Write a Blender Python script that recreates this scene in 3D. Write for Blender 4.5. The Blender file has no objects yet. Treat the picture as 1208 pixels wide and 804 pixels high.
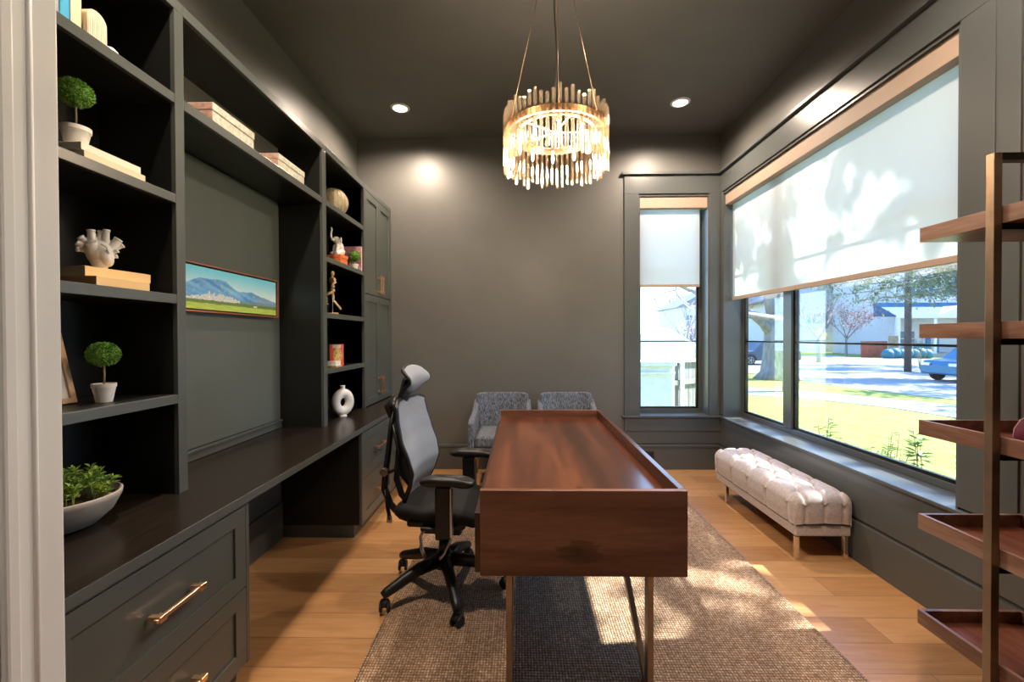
import bpy, bmesh, math, random
from mathutils import Vector, Matrix, noise, Euler
random.seed(7)
PI = math.pi
scn = bpy.context.scene
C = scn.collection
R = math.radians

# ------------------------------------------------------------------ materials
def mat(name, col=(.8,.8,.8), rough=.5, metal=0., **kw):
    m = bpy.data.materials.new(name); m.use_nodes = True
    b = m.node_tree.nodes['Principled BSDF']
    b.inputs['Base Color'].default_value = (*col, 1)
    b.inputs['Roughness'].default_value = rough
    b.inputs['Metallic'].default_value = metal
    for k, v in kw.items():
        b.inputs[k.replace('_', ' ')].default_value = v
    return m

class NT:
    def __init__(s, m):
        s.m = m; s.t = m.node_tree; s.b = s.t.nodes.get('Principled BSDF')
    def n(s, typ, **kw):
        x = s.t.nodes.new(typ)
        for k, v in kw.items():
            if hasattr(x, k): setattr(x, k, v)
            else: x.inputs[k].default_value = v
        return x
    def l(s, a, b): s.t.links.new(a, b)
    def pos(s, scale=(1,1,1), rot=(0,0,0), world=True):
        if world: src = s.n('ShaderNodeNewGeometry').outputs['Position']
        else: src = s.n('ShaderNodeTexCoord').outputs['Object']
        mp = s.n('ShaderNodeMapping'); mp.inputs['Scale'].default_value = scale; mp.inputs['Rotation'].default_value = rot
        s.l(src, mp.inputs['Vector']); return mp.outputs['Vector']
    def noise(s, vec, scale, detail=4, rough=.55, dist=0):
        x = s.n('ShaderNodeTexNoise'); x.inputs['Scale'].default_value = scale; x.inputs['Detail'].default_value = detail
        x.inputs['Roughness'].default_value = rough; x.inputs['Distortion'].default_value = dist
        s.l(vec, x.inputs['Vector']); return x.outputs['Fac']
    def ramp(s, fac, stops):
        r = s.n('ShaderNodeValToRGB'); e = r.color_ramp.elements
        while len(e) < len(stops): e.new(.5)
        for q, (p, c) in zip(e, stops): q.position = p; q.color = (*c, 1)
        s.l(fac, r.inputs['Fac']); return r.outputs['Color']
    def mix(s, fac, a, b, typ='MIX'):
        x = s.n('ShaderNodeMix', data_type='RGBA', blend_type=typ)
        for sock, v in ((x.inputs[0], fac), (x.inputs[6], a), (x.inputs[7], b)):
            if hasattr(v, 'is_output'): s.l(v, sock)
            elif isinstance(v, (int, float)): sock.default_value = v
            else: sock.default_value = (*v, 1)
        return x.outputs[2]
    def bump(s, h, strength=.3, dist=.01):
        x = s.n('ShaderNodeBump'); x.inputs['Strength'].default_value = strength; x.inputs['Distance'].default_value = dist
        s.l(h, x.inputs['Height']); s.l(x.outputs['Normal'], s.b.inputs['Normal'])
    def col(s, c): s.l(c, s.b.inputs['Base Color'])

def speck(name, a, b, scale, rough=.6, bump=0, metal=0, stretch=(1,1,1), **kw):
    m = mat(name, a, rough, metal, **kw); t = NT(m)
    f = t.noise(t.pos(stretch), scale, 5)
    t.col(t.ramp(f, [(.35, a), (.65, b)]))
    if bump: t.bump(f, bump)
    return m

def paint(name, col, rough):
    m = mat(name, col, rough); t = NT(m)
    f = t.noise(t.pos(), 2.2, 3)
    t.col(t.ramp(f, [(.3, tuple(c*.93 for c in col)), (.7, tuple(c*1.07 for c in col))]))
    t.bump(t.noise(t.pos(), 160, 2), .03, .002)
    return m

M = {}
M['wall'] = paint('wall_paint', (.120, .117, .108), .42)
M['ceil'] = paint('ceiling_paint', (.108, .101, .090), .6)
M['niche'] = paint('niche_paint', (.105, .120, .108), .4)
M['trim'] = paint('trim_paint', (.086, .094, .093), .3)
M['cab'] = paint('cabinet_paint', (.082, .092, .086), .3)
M['cab_shaded'] = paint('cabinet_shaded_paint', (.012, .013, .012), .35)  # near-black cabinet paint, the shade of the recesses put into its colour
M['counter'] = speck('counter_stain', (.012, .009, .007), (.021, .015, .011), 14, .26, 0, stretch=(6, .6, 6))
M['white'] = paint('white_trim_paint', (.82, .84, .85), .4)
M['gold'] = mat('brushed_gold', (.95, .62, .38), .28, 1)
M['brass'] = mat('brass', (.80, .56, .34), .3, 1)
M['black'] = mat('black_plastic', (.007, .007, .0075), .42)
M['blackmetal'] = speck('blackened_steel', (.03, .026, .022), (.07, .055, .042), 9, .32, 0, .85)
M['bronze'] = speck('bronze_steel', (.26, .19, .13), (.40, .30, .21), 8, .38, 0, .8)
M['chrome'] = mat('chrome', (.8, .8, .8), .12, 1)
M['silver'] = mat('satin_silver', (.6, .6, .6), .3, 1)
M['ceramic'] = mat('white_ceramic', (.83, .81, .78), .32)
M['potwhite'] = speck('white_pot', (.74, .72, .66), (.82, .80, .75), 30, .6, .05)
M['greybowl'] = speck('stoneware', (.30, .27, .24), (.38, .34, .30), 12, .6, .1)
M['soil'] = speck('soil', (.03, .02, .012), (.06, .04, .02), 60, .9, .5)
M['twig'] = mat('twig', (.33, .27, .13), .7)
M['orange'] = mat('orange_board', (.80, .20, .06), .55)
M['cream'] = mat('cream_board', (.80, .68, .47), .6)
M['tanbook'] = mat('tan_paper', (.78, .52, .24), .6)
M['pale'] = mat('pale_cover', (.86, .80, .66), .6)
M['tan2'] = mat('honey_board', (.62, .36, .15), .6)
M['blue'] = mat('blue_cover', (.06, .42, .70), .5)
M['sage'] = mat('grey_blue_cover', (.40, .46, .46), .5)
M['paper'] = mat('page_paper', (.85, .82, .75), .8)
M['maroon'] = speck('maroon_cloth', (.09, .006, .02), (.15, .012, .035), 40, .8, .2)
M['pinkpipe'] = mat('pale_piping', (.75, .45, .45), .7)
M['lwood'] = speck('light_wood', (.62, .42, .22), (.72, .52, .30), 8, .5, 0, stretch=(4, 4, .6))
M['legwood'] = speck('beech_leg', (.60, .30, .12), (.72, .40, .18), 8, .4, 0, stretch=(6, 6, .6))
M['grille'] = mat('vent_metal', (.03, .03, .03), .5, .5)

def emis(name, col, s):
    m = bpy.data.materials.new(name); m.use_nodes = True; t = m.node_tree; t.nodes.clear()
    o = t.nodes.new('ShaderNodeOutputMaterial'); e = t.nodes.new('ShaderNodeEmission')
    e.inputs[0].default_value = (*col, 1); e.inputs[1].default_value = s; t.links.new(e.outputs[0], o.inputs[0]); return m
M['lens'] = emis('lamp_lens', (1, .82, .62), 14)
M['bulb'] = emis('lamp_bulb', (1, .84, .64), 8)

def shader_mix(name, parts):
    """parts: list of (type, colour, roughness, weight)"""
    m = bpy.data.materials.new(name); m.use_nodes = True; t = m.node_tree; t.nodes.clear()
    o = t.nodes.new('ShaderNodeOutputMaterial'); acc = None; tot = 0
    for typ, col, ro, w in parts:
        n = t.nodes.new('ShaderNodeBsdf' + typ); n.inputs['Color'].default_value = (*col, 1)
        if 'Roughness' in n.inputs: n.inputs['Roughness'].default_value = ro
        tot += w
        if acc is None: acc = n.outputs[0]
        else:
            x = t.nodes.new('ShaderNodeMixShader'); x.inputs[0].default_value = w / tot
            t.links.new(acc, x.inputs[1]); t.links.new(n.outputs[0], x.inputs[2]); acc = x.outputs[0]
    t.links.new(acc, o.inputs[0]); return m
M['rod'] = shader_mix('amber_glass_rod', [('Transparent', (.96, .86, .72), 0, .72), ('Translucent', (1, .86, .70), 0, .04), ('Glossy', (1, .92, .82), .10, .24)])
M['shade'] = shader_mix('solar_screen_fabric', [('Translucent', (.76, .84, .88), 0, .42), ('Diffuse', (.66, .68, .68), 0, .44), ('Transparent', (.95, .97, 1), 0, .14)])
def glass():
    m = bpy.data.materials.new('window_glass'); m.use_nodes = True; t = m.node_tree; t.nodes.clear()
    o = t.nodes.new('ShaderNodeOutputMaterial'); a = t.nodes.new('ShaderNodeBsdfTransparent'); g = t.nodes.new('ShaderNodeBsdfGlossy')
    a.inputs[0].default_value = (.84, .87, .88, 1); g.inputs['Roughness'].default_value = .0
    f = t.nodes.new('ShaderNodeFresnel'); f.inputs[0].default_value = 1.45; x = t.nodes.new('ShaderNodeMixShader')
    mt = t.nodes.new('ShaderNodeMath'); mt.operation = 'MULTIPLY'; mt.inputs[1].default_value = .4
    t.links.new(f.outputs[0], mt.inputs[0]); t.links.new(mt.outputs[0], x.inputs[0])
    t.links.new(a.outputs[0], x.inputs[1]); t.links.new(g.outputs[0], x.inputs[2]); t.links.new(x.outputs[0], o.inputs[0]); return m
M['glass'] = glass()

def wood(name, dark, mid, light, axis, rough=.35, scale=1., knots=0, coat=0.):
    m = mat(name, mid, rough, **({'Coat_Weight': coat, 'Coat_Roughness': .15} if coat else {})); t = NT(m)
    st = [5., 5., 5.]; st[axis] = .55
    st = tuple(a*scale for a in st)
    v = t.pos(st, world=False)
    n1 = t.noise(v, 1.5, 5, .55, .25); n2 = t.noise(v, 14, 3, .6)
    c = t.ramp(n1, [(.36, dark), (.5, mid), (.62, light)])
    c = t.mix(.20, c, t.ramp(n2, [(.35, dark), (.65, light)]))
    if knots:
        # one dark knot: plane of the two kept axes, its centre (object space) and its radius
        drop, (ka, kb), kr = knots
        mp = t.n('ShaderNodeMapping'); src = t.n('ShaderNodeTexCoord').outputs['Object']; t.l(src, mp.inputs['Vector'])
        if drop == 0: mp.inputs['Location'].default_value = (-ka/kr, -kb/(kr*2.0), 0); mp.inputs['Scale'].default_value = (1/kr, 1/(kr*2.0), 0)
        else: mp.inputs['Location'].default_value = (-ka/(kr*1.5), 0, -kb/(kr*.8)); mp.inputs['Scale'].default_value = (1/(kr*1.5), 0, 1/(kr*.8))
        ln = t.n('ShaderNodeVectorMath', operation='LENGTH'); t.l(mp.outputs['Vector'], ln.inputs[0])
        ad = t.n('ShaderNodeMath', operation='ADD'); t.l(ln.outputs['Value'], ad.inputs[0]); t.l(t.noise(v, 9, 4, .7), ad.inputs[1])
        c = t.mix(t.ramp(ad.outputs[0], [(.55, (.85,)*3), (1.0, (.35,)*3), (1.45, (0, 0, 0))]), c, tuple(q*.30 for q in dark))
    t.col(c); t.bump(n2, .05, .002)
    return m
M['desk_top'] = wood('desk_top_wood', (.038, .010, .004), (.095, .026, .010), (.19, .058, .022), 1, .24, .8, (0, (.01, -.78), .035), .3)
M['desk_end'] = wood('desk_end_wood', (.085, .028, .016), (.155, .060, .034), (.25, .115, .072), 0, .38, .9, (1, (-.02, .578), .12))
M['desk_side'] = wood('desk_side_wood', (.028, .009, .006), (.07, .024, .013), (.12, .045, .026), 1, .3, 1, 0, .2)
M['tray'] = wood('tray_wood', (.13, .058, .040), (.24, .125, .085), (.38, .23, .165), 1, .38, 1.4)
M['trayfloor'] = wood('tray_floor_wood', (.10, .026, .014), (.20, .058, .030), (.32, .12, .06), 1, .32, 1.4)
M['frame_red'] = wood('picture_frame_wood', (.22, .07, .03), (.36, .13, .07), (.46, .19, .10), 1, .4)
M['frame_tan'] = wood('tan_frame_wood', (.42, .24, .12), (.55, .34, .18), (.66, .44, .26), 2, .5)

def floor_mat():
    m = mat('oak_planks', (.5, .3, .15), .32); t = NT(m)
    br = t.n('ShaderNodeTexBrick'); br.offset = .37; br.offset_frequency = 2
    for k, v in (('Scale', 1.), ('Mortar Size', .0016), ('Mortar Smooth', .3), ('Bias', 0.), ('Brick Width', 1.75), ('Row Height', .19)):
        br.inputs[k].default_value = v
    br.inputs['Color1'].default_value = (0, 0, 0, 1); br.inputs['Color2'].default_value = (1, 1, 1, 1); br.inputs['Mortar'].default_value = (.5, .5, .5, 1)
    t.l(t.pos(), br.inputs['Vector'])
    tone = t.ramp(br.outputs['Color'], [(0, (.29, .13, .045)), (.5, (.42, .205, .078)), (1, (.55, .295, .125))])
    g = t.noise(t.pos((.9, 9, 1)), 3.5, 6, .6, .8)
    c = t.mix(.38, tone, t.ramp(g, [(.3, (.33, .165, .065)), (.55, (.50, .28, .125)), (.75, (.66, .42, .22))]))
    k = t.noise(t.pos((2, 3.5, 1)), 1.6, 2)
    c = t.mix(t.ramp(k, [(.24, (.5, .5, .5)), (.34, (0, 0, 0))]), c, (.20, .10, .05))
    c = t.mix(br.outputs['Fac'], c, (.13, .07, .035))
    t.col(c); t.bump(g, .04, .002); return m
M['oak'] = floor_mat()

def rug_mat():
    m = mat('woven_jute', (.4, .26, .15), .9); t = NT(m)
    w1 = t.n('ShaderNodeTexWave', wave_type='BANDS', bands_direction='Y', wave_profile='SIN'); w1.inputs['Scale'].default_value = 21; w1.inputs['Distortion'].default_value = .7; w1.inputs['Detail Scale'].default_value = 3
    w2 = t.n('ShaderNodeTexWave', wave_type='BANDS', bands_direction='X', wave_profile='SIN'); w2.inputs['Scale'].default_value = 24; w2.inputs['Distortion'].default_value = 1.2; w2.inputs['Detail Scale'].default_value = 4
    p = t.pos(); t.l(p, w1.inputs['Vector']); t.l(p, w2.inputs['Vector'])
    n = t.noise(t.pos((30, 2.0, 1)), 1.6, 4, .7); n2 = t.noise(t.pos((2.5, 34, 1)), 1.8, 3, .7)
    sp = t.noise(p, 85, 2, .6)
    c = t.ramp(n, [(.3, (.30, .15, .075)), (.5, (.50, .30, .17)), (.68, (.72, .54, .38))])
    c = t.mix(.45, c, t.ramp(n2, [(.3, (.28, .14, .07)), (.55, (.54, .33, .19)), (.75, (.64, .56, .48))]))
    c = t.mix(.55, c, t.ramp(sp, [(.36, (.16, .08, .038)), (.5, (.50, .31, .18)), (.64, (.86, .68, .50))]))
    h = t.n('ShaderNodeMath', operation='MULTIPLY'); t.l(w1.outputs['Fac'], h.inputs[0]); t.l(w2.outputs['Fac'], h.inputs[1])
    c = t.mix(t.ramp(h.outputs[0], [(.02, (.75, .75, .75)), (.4, (0, 0, 0))]), c, (.10, .055, .03))
    t.col(c); t.bump(h.outputs[0], .7, .006); return m
M['jute'] = rug_mat()

def fabric(name, a, b, scale=180, rough=.95, sheen=.3, bump=.25, stretch=(1,1,1)):
    m = mat(name, a, rough, Sheen_Weight=sheen); t = NT(m)
    f = t.noise(t.pos(stretch), scale, 2, .7)
    t.col(t.ramp(f, [(.38, a), (.62, b)])); t.bump(f, bump, .002); return m
M['tweed'] = fabric('grey_tweed', (.035, .042, .058), (.19, .21, .25), 75, 1, .1, .3, (1.8, 1.8, .35))
M['velvet'] = fabric('taupe_velvet', (.46, .40, .385), (.58, .51, .49), 60, .85, .5, .1)
M['meshgrey'] = fabric('grey_chair_mesh', (.20, .22, .255), (.27, .295, .335), 240, .8, .1, .2)
M['seatblack'] = fabric('black_seat_cloth', (.004, .004, .0045), (.009, .009, .010), 200, .95, 0, .2)
M['woven'] = speck('cream_rattan', (.55, .44, .27), (.80, .68, .47), 50, .8, .6, stretch=(1, 1, 6))
M['pattern'] = speck('patterned_box', (.50, .49, .40), (.72, .70, .60), 55, .7, .3)
M['pattern_red'] = speck('patterned_box_end', (.42, .22, .16), (.60, .40, .30), 45, .7, .2)

def leafm(name, a, b, scale=20, rough=.55):
    m = mat(name, a, rough); t = NT(m)
    t.col(t.ramp(t.noise(t.pos(), scale, 3), [(.35, a), (.65, b)])); return m
M['boxleaf'] = leafm('topiary_leaf', (.08, .24, .02), (.28, .52, .09), 60)
M['succ'] = leafm('succulent_leaf', (.08, .26, .06), (.50, .62, .12), 22)
M['leaf'] = leafm('shrub_leaf', (.10, .22, .05), (.28, .42, .10), 5)
M['treeleaf'] = leafm('tree_leaf', (.09, .15, .06), (.24, .32, .14), 2)
M['redleaf'] = leafm('autumn_leaf', (.26, .09, .07), (.36, .17, .13), 2)
M['bark'] = speck('bark', (.16, .15, .14), (.28, .26, .245), 7, .9, .6, stretch=(1, 1, .25))
M['lawn'] = speck('lawn_grass', (.165, .205, .020), (.30, .315, .06), 3.5, .95, .3)
M['concrete'] = speck('concrete', (.30, .29, .275), (.36, .35, .33), 3, .9)
M['asphalt'] = speck('pale_street', (.24, .24, .25), (.30, .30, .30), 1.5, .9)
def siding(name, a, sc):
    m = mat(name, a, .7); t = NT(m)
    w = t.n('ShaderNodeTexWave', wave_type='BANDS', bands_direction='Z', wave_profile='SAW'); w.inputs['Scale'].default_value = sc
    t.l(t.pos(), w.inputs['Vector']); t.col(t.ramp(w.outputs['Fac'], [(0, tuple(q*.8 for q in a)), (.25, a)])); t.bump(w.outputs['Fac'], .2, .02); return m
M['siding'] = siding('white_siding', (.58, .58, .60), 1.6)
M['siding2'] = siding('grey_siding', (.42, .43, .46), 1.6)
M['brickh'] = speck('pale_brick', (.48, .46, .44), (.58, .56, .54), 3, .8)
M['roofblue'] = speck('blue_grey_shingle', (.03, .10, .19), (.05, .15, .26), 4, .8)
M['roofgrey'] = speck('grey_shingle', (.14, .14, .15), (.20, .20, .20), 4, .8)
M['roofwhite'] = speck('white_roof', (.74, .75, .76), (.80, .80, .80), 4, .6)
M['redfence'] = speck('red_boards', (.28, .07, .045), (.36, .10, .06), 3, .8)
M['brownfence'] = speck('brown_boards', (.26, .18, .12), (.36, .26, .17), 3, .8)
M['greyfence'] = speck('weathered_boards', (.12, .115, .11), (.20, .19, .18), 4, .8, .3, stretch=(6, 6, .4))
M['teal'] = mat('teal_panel', (.015, .14, .19), .5)
M['shutter'] = mat('blue_shutter', (.03, .16, .30), .5)
M['houseglass'] = mat('house_glass', (.10, .14, .18), .1)
M['outwhite'] = mat('outdoor_white', (.62, .62, .62), .6)
M['yellow'] = mat('sign_yellow', (.85, .62, .03), .4)
M['pole'] = speck('pole_wood', (.09, .075, .07), (.14, .12, .11), 5, .9)
M['carpaint'] = mat('blue_car_paint', (.04, .15, .26), .25, .3)
M['carpaint2'] = mat('grey_vehicle_paint', (.10, .13, .16), .3, .3)
M['tyre'] = mat('tyre', (.02, .02, .02), .8)
M['stucco'] = speck('white_stucco', (.52, .53, .54), (.60, .61, .62), 9, .8, .1)

def vcol_mat(name, rough=.5):
    m = mat(name, (1, 1, 1), rough); t = NT(m)
    a = t.n('ShaderNodeVertexColor'); a.layer_name = 'Col'; t.col(a.outputs['Color']); return m
M['print'] = vcol_mat('printed_picture', .35)

# ------------------------------------------------------------------ mesh helpers
WM = {}
class B:
    def __init__(s): s.bm = bmesh.new()
    def box(s, x0, x1, y0, y1, z0, z1):
        v = [s.bm.verts.new(p) for p in ((x0,y0,z0),(x1,y0,z0),(x1,y1,z0),(x0,y1,z0),(x0,y0,z1),(x1,y0,z1),(x1,y1,z1),(x0,y1,z1))]
        for f in ((3,2,1,0),(4,5,6,7),(0,1,5,4),(1,2,6,5),(2,3,7,6),(3,0,4,7)): s.bm.faces.new([v[i] for i in f])
        return s
    def obox(s, c, size, rot=(0,0,0)):
        mt = Matrix.Translation(c) @ Euler(rot).to_matrix().to_4x4()
        a, b, d = [q/2 for q in size]; n0 = len(s.bm.verts); s.box(-a, a, -b, b, -d, d); s.bm.verts.ensure_lookup_table()
        for v in s.bm.verts[n0:]: v.co = mt @ v.co
        return s
    def prism(s, pts, axis, a, b):
        """pts: 2D outline in the other two axes (cyclic order), extruded along axis from a to b"""
        def mk(p, t):
            q = [p[0], p[1]]; q.insert(axis, t); return s.bm.verts.new(q)
        A = [mk(p, a) for p in pts]; Bv = [mk(p, b) for p in pts]; n = len(pts)
        s.bm.faces.new(A); s.bm.faces.new(Bv[::-1])
        for i in range(n): s.bm.faces.new((A[i], Bv[i], Bv[(i+1) % n], A[(i+1) % n]))
        return s
    def tube(s, pts, r, seg=10, cap=True, flat=None):
        pts = [Vector(p) for p in pts]; n = len(pts)
        if not isinstance(r, (list, tuple)): r = [r]*n
        rings = []; up = None
        for i, p in enumerate(pts):
            d = (pts[min(i+1, n-1)] - pts[max(i-1, 0)]).normalized()
            if up is None: up = Vector((0, 0, 1)) if abs(d.z) < .9 else Vector((0, 1, 0))
            u = d.cross(up)
            if u.length < 1e-5: u = d.cross(Vector((1, 0, 0)))
            u.normalize(); w = u.cross(d).normalized(); up = w
            fl = flat or (1, 1)
            rings.append([s.bm.verts.new(p + (u*math.cos(2*PI*k/seg)*fl[0] + w*math.sin(2*PI*k/seg)*fl[1])*r[i]) for k in range(seg)])
        for a, b in zip(rings, rings[1:]):
            for k in range(seg): s.bm.faces.new((a[k], a[(k+1) % seg], b[(k+1) % seg], b[k]))
        if cap:
            s.bm.faces.new(rings[0][::-1]); s.bm.faces.new(rings[-1])
        return s
    def bar(s, p0, p1, w, h, up=(0, 0, 1)):
        p0 = Vector(p0); p1 = Vector(p1); d = (p1-p0).normalized(); up = Vector(up)
        u = d.cross(up).normalized()*w/2; v = u.cross(d).normalized()*h/2
        A = [s.bm.verts.new(p0+a*u+b*v) for a, b in ((-1,-1),(1,-1),(1,1),(-1,1))]
        Bv = [s.bm.verts.new(p1+a*u+b*v) for a, b in ((-1,-1),(1,-1),(1,1),(-1,1))]
        s.bm.faces.new(A[::-1]); s.bm.faces.new(Bv)
        for i in range(4): s.bm.faces.new((A[i], A[(i+1) % 4], Bv[(i+1) % 4], Bv[i]))
        return s
    def lathe(s, prof, c=(0, 0, 0), seg=32, close=True):
        c = Vector(c); rings = []
        for r, z in prof:
            if r < 1e-6: rings.append([s.bm.verts.new(c+Vector((0, 0, z)))])
            else: rings.append([s.bm.verts.new(c+Vector((r*math.cos(2*PI*k/seg), r*math.sin(2*PI*k/seg), z))) for k in range(seg)])
        for a, b in zip(rings, rings[1:]):
            for k in range(seg):
                q = [a[k % len(a)], a[(k+1) % len(a)], b[(k+1) % len(b)], b[k % len(b)]]
                u = []
                for x in q:
                    if x not in u: u.append(x)
                if len(u) > 2: s.bm.faces.new(u)
        if close:
            if len(rings[0]) > 1: s.bm.faces.new(rings[0][::-1])
            if len(rings[-1]) > 1: s.bm.faces.new(rings[-1])
        return s
    def ball(s, c, r, seg=20, rings=12, rot=(0,0,0)):
        if not isinstance(r, (list, tuple)): r = (r, r, r)
        mt = Matrix.Translation(c) @ Euler(rot).to_matrix().to_4x4() @ Matrix.Diagonal((*r, 1))
        bmesh.ops.create_uvsphere(s.bm, u_segments=seg, v_segments=rings, radius=1, matrix=mt); return s
    def grid(s, fn, nu, nv, closed_u=False):
        V = [[s.bm.verts.new(fn(i/nu, j/nv)) for j in range(nv+1)] for i in range(nu if closed_u else nu+1)]
        for i in range(nu):
            a = V[i]; b = V[(i+1) % len(V)]
            for j in range(nv): s.bm.faces.new((a[j], b[j], b[j+1], a[j+1]))
        return s
    def leaf(s, p, d, n, L, W):
        p = Vector(p); d = Vector(d).normalized(); u = d.cross(Vector(n))
        if u.length < 1e-4: u = d.cross(Vector((1, 0, .3)))
        u.normalize(); q = u.cross(d)*L*.12
        a = [p, p+d*L*.45+u*W/2+q, p+d*L, p+d*L*.45-u*W/2+q]
        s.bm.faces.new([s.bm.verts.new(x) for x in a]); return s
    def build(s, name, m, parent=None, bevel=0, smooth=False, world=False, sub=0, solid=0, remesh=0, seg=2, recalc=True):
        if recalc: bmesh.ops.recalc_face_normals(s.bm, faces=s.bm.faces)
        me = bpy.data.meshes.new(name); 
        if world and parent is not None:
            s.bm.transform(WM[parent.name].inverted())
        s.bm.to_mesh(me); s.bm.free()
        if smooth:
            for p in me.polygons: p.use_smooth = True
        me.materials.append(m if not isinstance(m, str) else M[m])
        o = bpy.data.objects.new(name, me); C.objects.link(o)
        if parent is not None: o.parent = parent; WM[o.name] = WM[parent.name]
        else: WM[o.name] = Matrix.Identity(4)
        if remesh:
            q = o.modifiers.new('r', 'REMESH'); q.mode = 'VOXEL'; q.voxel_size = remesh; q.use_smooth_shade = True
            q = o.modifiers.new('s', 'SMOOTH'); q.factor = .6; q.iterations = 5
        if solid:
            q = o.modifiers.new('t', 'SOLIDIFY'); q.thickness = solid; q.offset = 0
        if sub:
            q = o.modifiers.new('u', 'SUBSURF'); q.levels = sub; q.render_levels = sub
        if bevel:
            q = o.modifiers.new('b', 'BEVEL'); q.width = bevel; q.segments = seg; q.limit_method = 'ANGLE'; q.angle_limit = R(40)
        return o

def tag(o, label, cat, group=None, kind=None):
    o['label'] = label; o['category'] = cat
    if group: o['group'] = group
    if kind: o['kind'] = kind
    return o
def thing(name, label, cat, loc=(0, 0, 0), rz=0, group=None):
    o = bpy.data.objects.new(name, None); C.objects.link(o); o.empty_display_size = .05
    o.location = loc; o.rotation_euler = (0, 0, rz); tag(o, label, cat, group)
    WM[o.name] = Matrix.Translation(loc) @ Matrix.Rotation(rz, 4, 'Z'); return o
def struct(name, label=None):
    o = bpy.data.objects.new(name, None); C.objects.link(o); o['kind'] = 'structure'
    if label: o['label'] = label
    WM[o.name] = Matrix.Identity(4); return o
def sbuild(b, name, m, label=None, **kw):
    o = b.build(name, m, **kw); o['kind'] = 'structure'
    if label: o['label'] = label
    return o
def dup(root, loc, rz, label, group=None):
    r = root.copy(); C.objects.link(r); r.location = loc; r.rotation_euler = (0, 0, rz); r['label'] = label
    if group: r['group'] = group
    WM[r.name] = Matrix.Translation(loc) @ Matrix.Rotation(rz, 4, 'Z')
    for ch in list(root.children):
        c = ch.copy(); C.objects.link(c); c.parent = r
        for g in list(ch.children):
            d = g.copy(); C.objects.link(d); d.parent = c
    return r

# ------------------------------------------------------------------ camera
H = 1.45; F = 519.
cam = bpy.data.cameras.new('camera'); co = bpy.data.objects.new('camera', cam); C.objects.link(co); scn.camera = co
cam.sensor_width = 36; cam.lens = 36*F/1208; cam.clip_start = .05; cam.clip_end = 500
co.matrix_world = Matrix.Translation((0, 0, H)) @ Matrix.Rotation(.01957, 4, 'Z') @ Matrix.Rotation(PI/2-.01042, 4, 'X') @ Matrix.Rotation(-.00342, 4, 'Z')

# ------------------------------------------------------------------ room shell
XL, XR, YB, YF, ZC = -1.788, 2.17, 4.811, .70, 3.619
XC_, ZS0, ZS1 = 2.155, .59, 2.97           # casing face, right opening bottom and top
OY0, OY1 = 2.21, 4.742                     # right opening
BX0, BX1 = 1.283, 2.038                    # back opening
T = .26
sbuild(B().box(-3.2, 3.2, -3.2, YB+.02, -.1, 0), 'floor', 'oak', 'wide oak plank floor')
sbuild(B().box(XL-.1, XR+T, YF-.12, YB+T, ZC, ZC+.1), 'ceiling', 'ceil', 'dark painted ceiling')
sbuild(B().box(XL-.1, XL, YF, YB+T, 0, ZC), 'wall_left', 'wall', 'dark wall above and behind the built-in')
b = B(); b.box(XL, BX0, YB, YB+T, 0, ZC); b.box(BX1, XR, YB, YB+T, 0, ZC); b.box(BX0, BX1, YB, YB+T, 0, ZS0-.02); b.box(BX0, BX1, YB, YB+T, ZS1, ZC)
sbuild(b, 'wall_back', 'wall', 'dark grey green painted end wall')
b = B(); b.box(XR, XR+T, YF, OY0, 0, ZC); b.box(XR, XR+T, OY1, YB+T, 0, ZC); b.box(XR, XR+T, OY0, OY1, 0, ZS0-.02); b.box(XR, XR+T, OY0, OY1, ZS1, ZC)
sbuild(b, 'wall_right', 'wall', 'dark wall around the wide picture window')
b = B(); b.box(XL-.1, -.77, YF-.12, YF, 0, ZC); b.box(.95, XR+T, YF-.12, YF, 0, ZC); b.box(-.77, .95, YF-.12, YF, 2.5, ZC)
sbuild(b, 'wall_front', 'wall', 'wall with the doorway the photo is taken from')
# hall behind the camera
b = B(); b.box(-3.3, -3.2, -3.2, YF-.12, 0, 2.9); b.box(3.2, 3.3, -3.2, YF-.12, 0, 2.9); b.box(-3.3, 3.3, -3.3, -3.2, 0, 2.9); b.box(-3.3, 3.3, -3.3, YF-.12, 2.9, 3.0)
b.box(-3.3, XL-.1, YF-.12, YF-.02, 0, 2.9); b.box(XR+T, 3.3, YF-.12, YF-.02, 0, 2.9)
sbuild(b, 'wall_hall', 'wall', 'hall behind the doorway')
# white door lining at the left edge
b = B(); b.box(-.785, -.75, .545, .705, 0, 2.5)
door = struct('door_1', 'white painted door casing at left edge')
b.build('door_lining', 'white', door, bevel=.003)
b = B(); b.box(-.75, -.737, .612, .632, 0, 2.5); b.build('door_stop', 'white', door, bevel=.004)
b = B(); b.tube([(-.7495, .594, 0), (-.7495, .594, 2.5)], .006, 8); b.tube([(-.7495, .662, 0), (-.7495, .662, 2.5)], .004, 8); b.build('bead', 'white', door, smooth=True)
b = B(); b.box(.925, .96, .545, .705, 0, 2.5); b.build('door_lining', 'white', door, bevel=.003)

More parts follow.
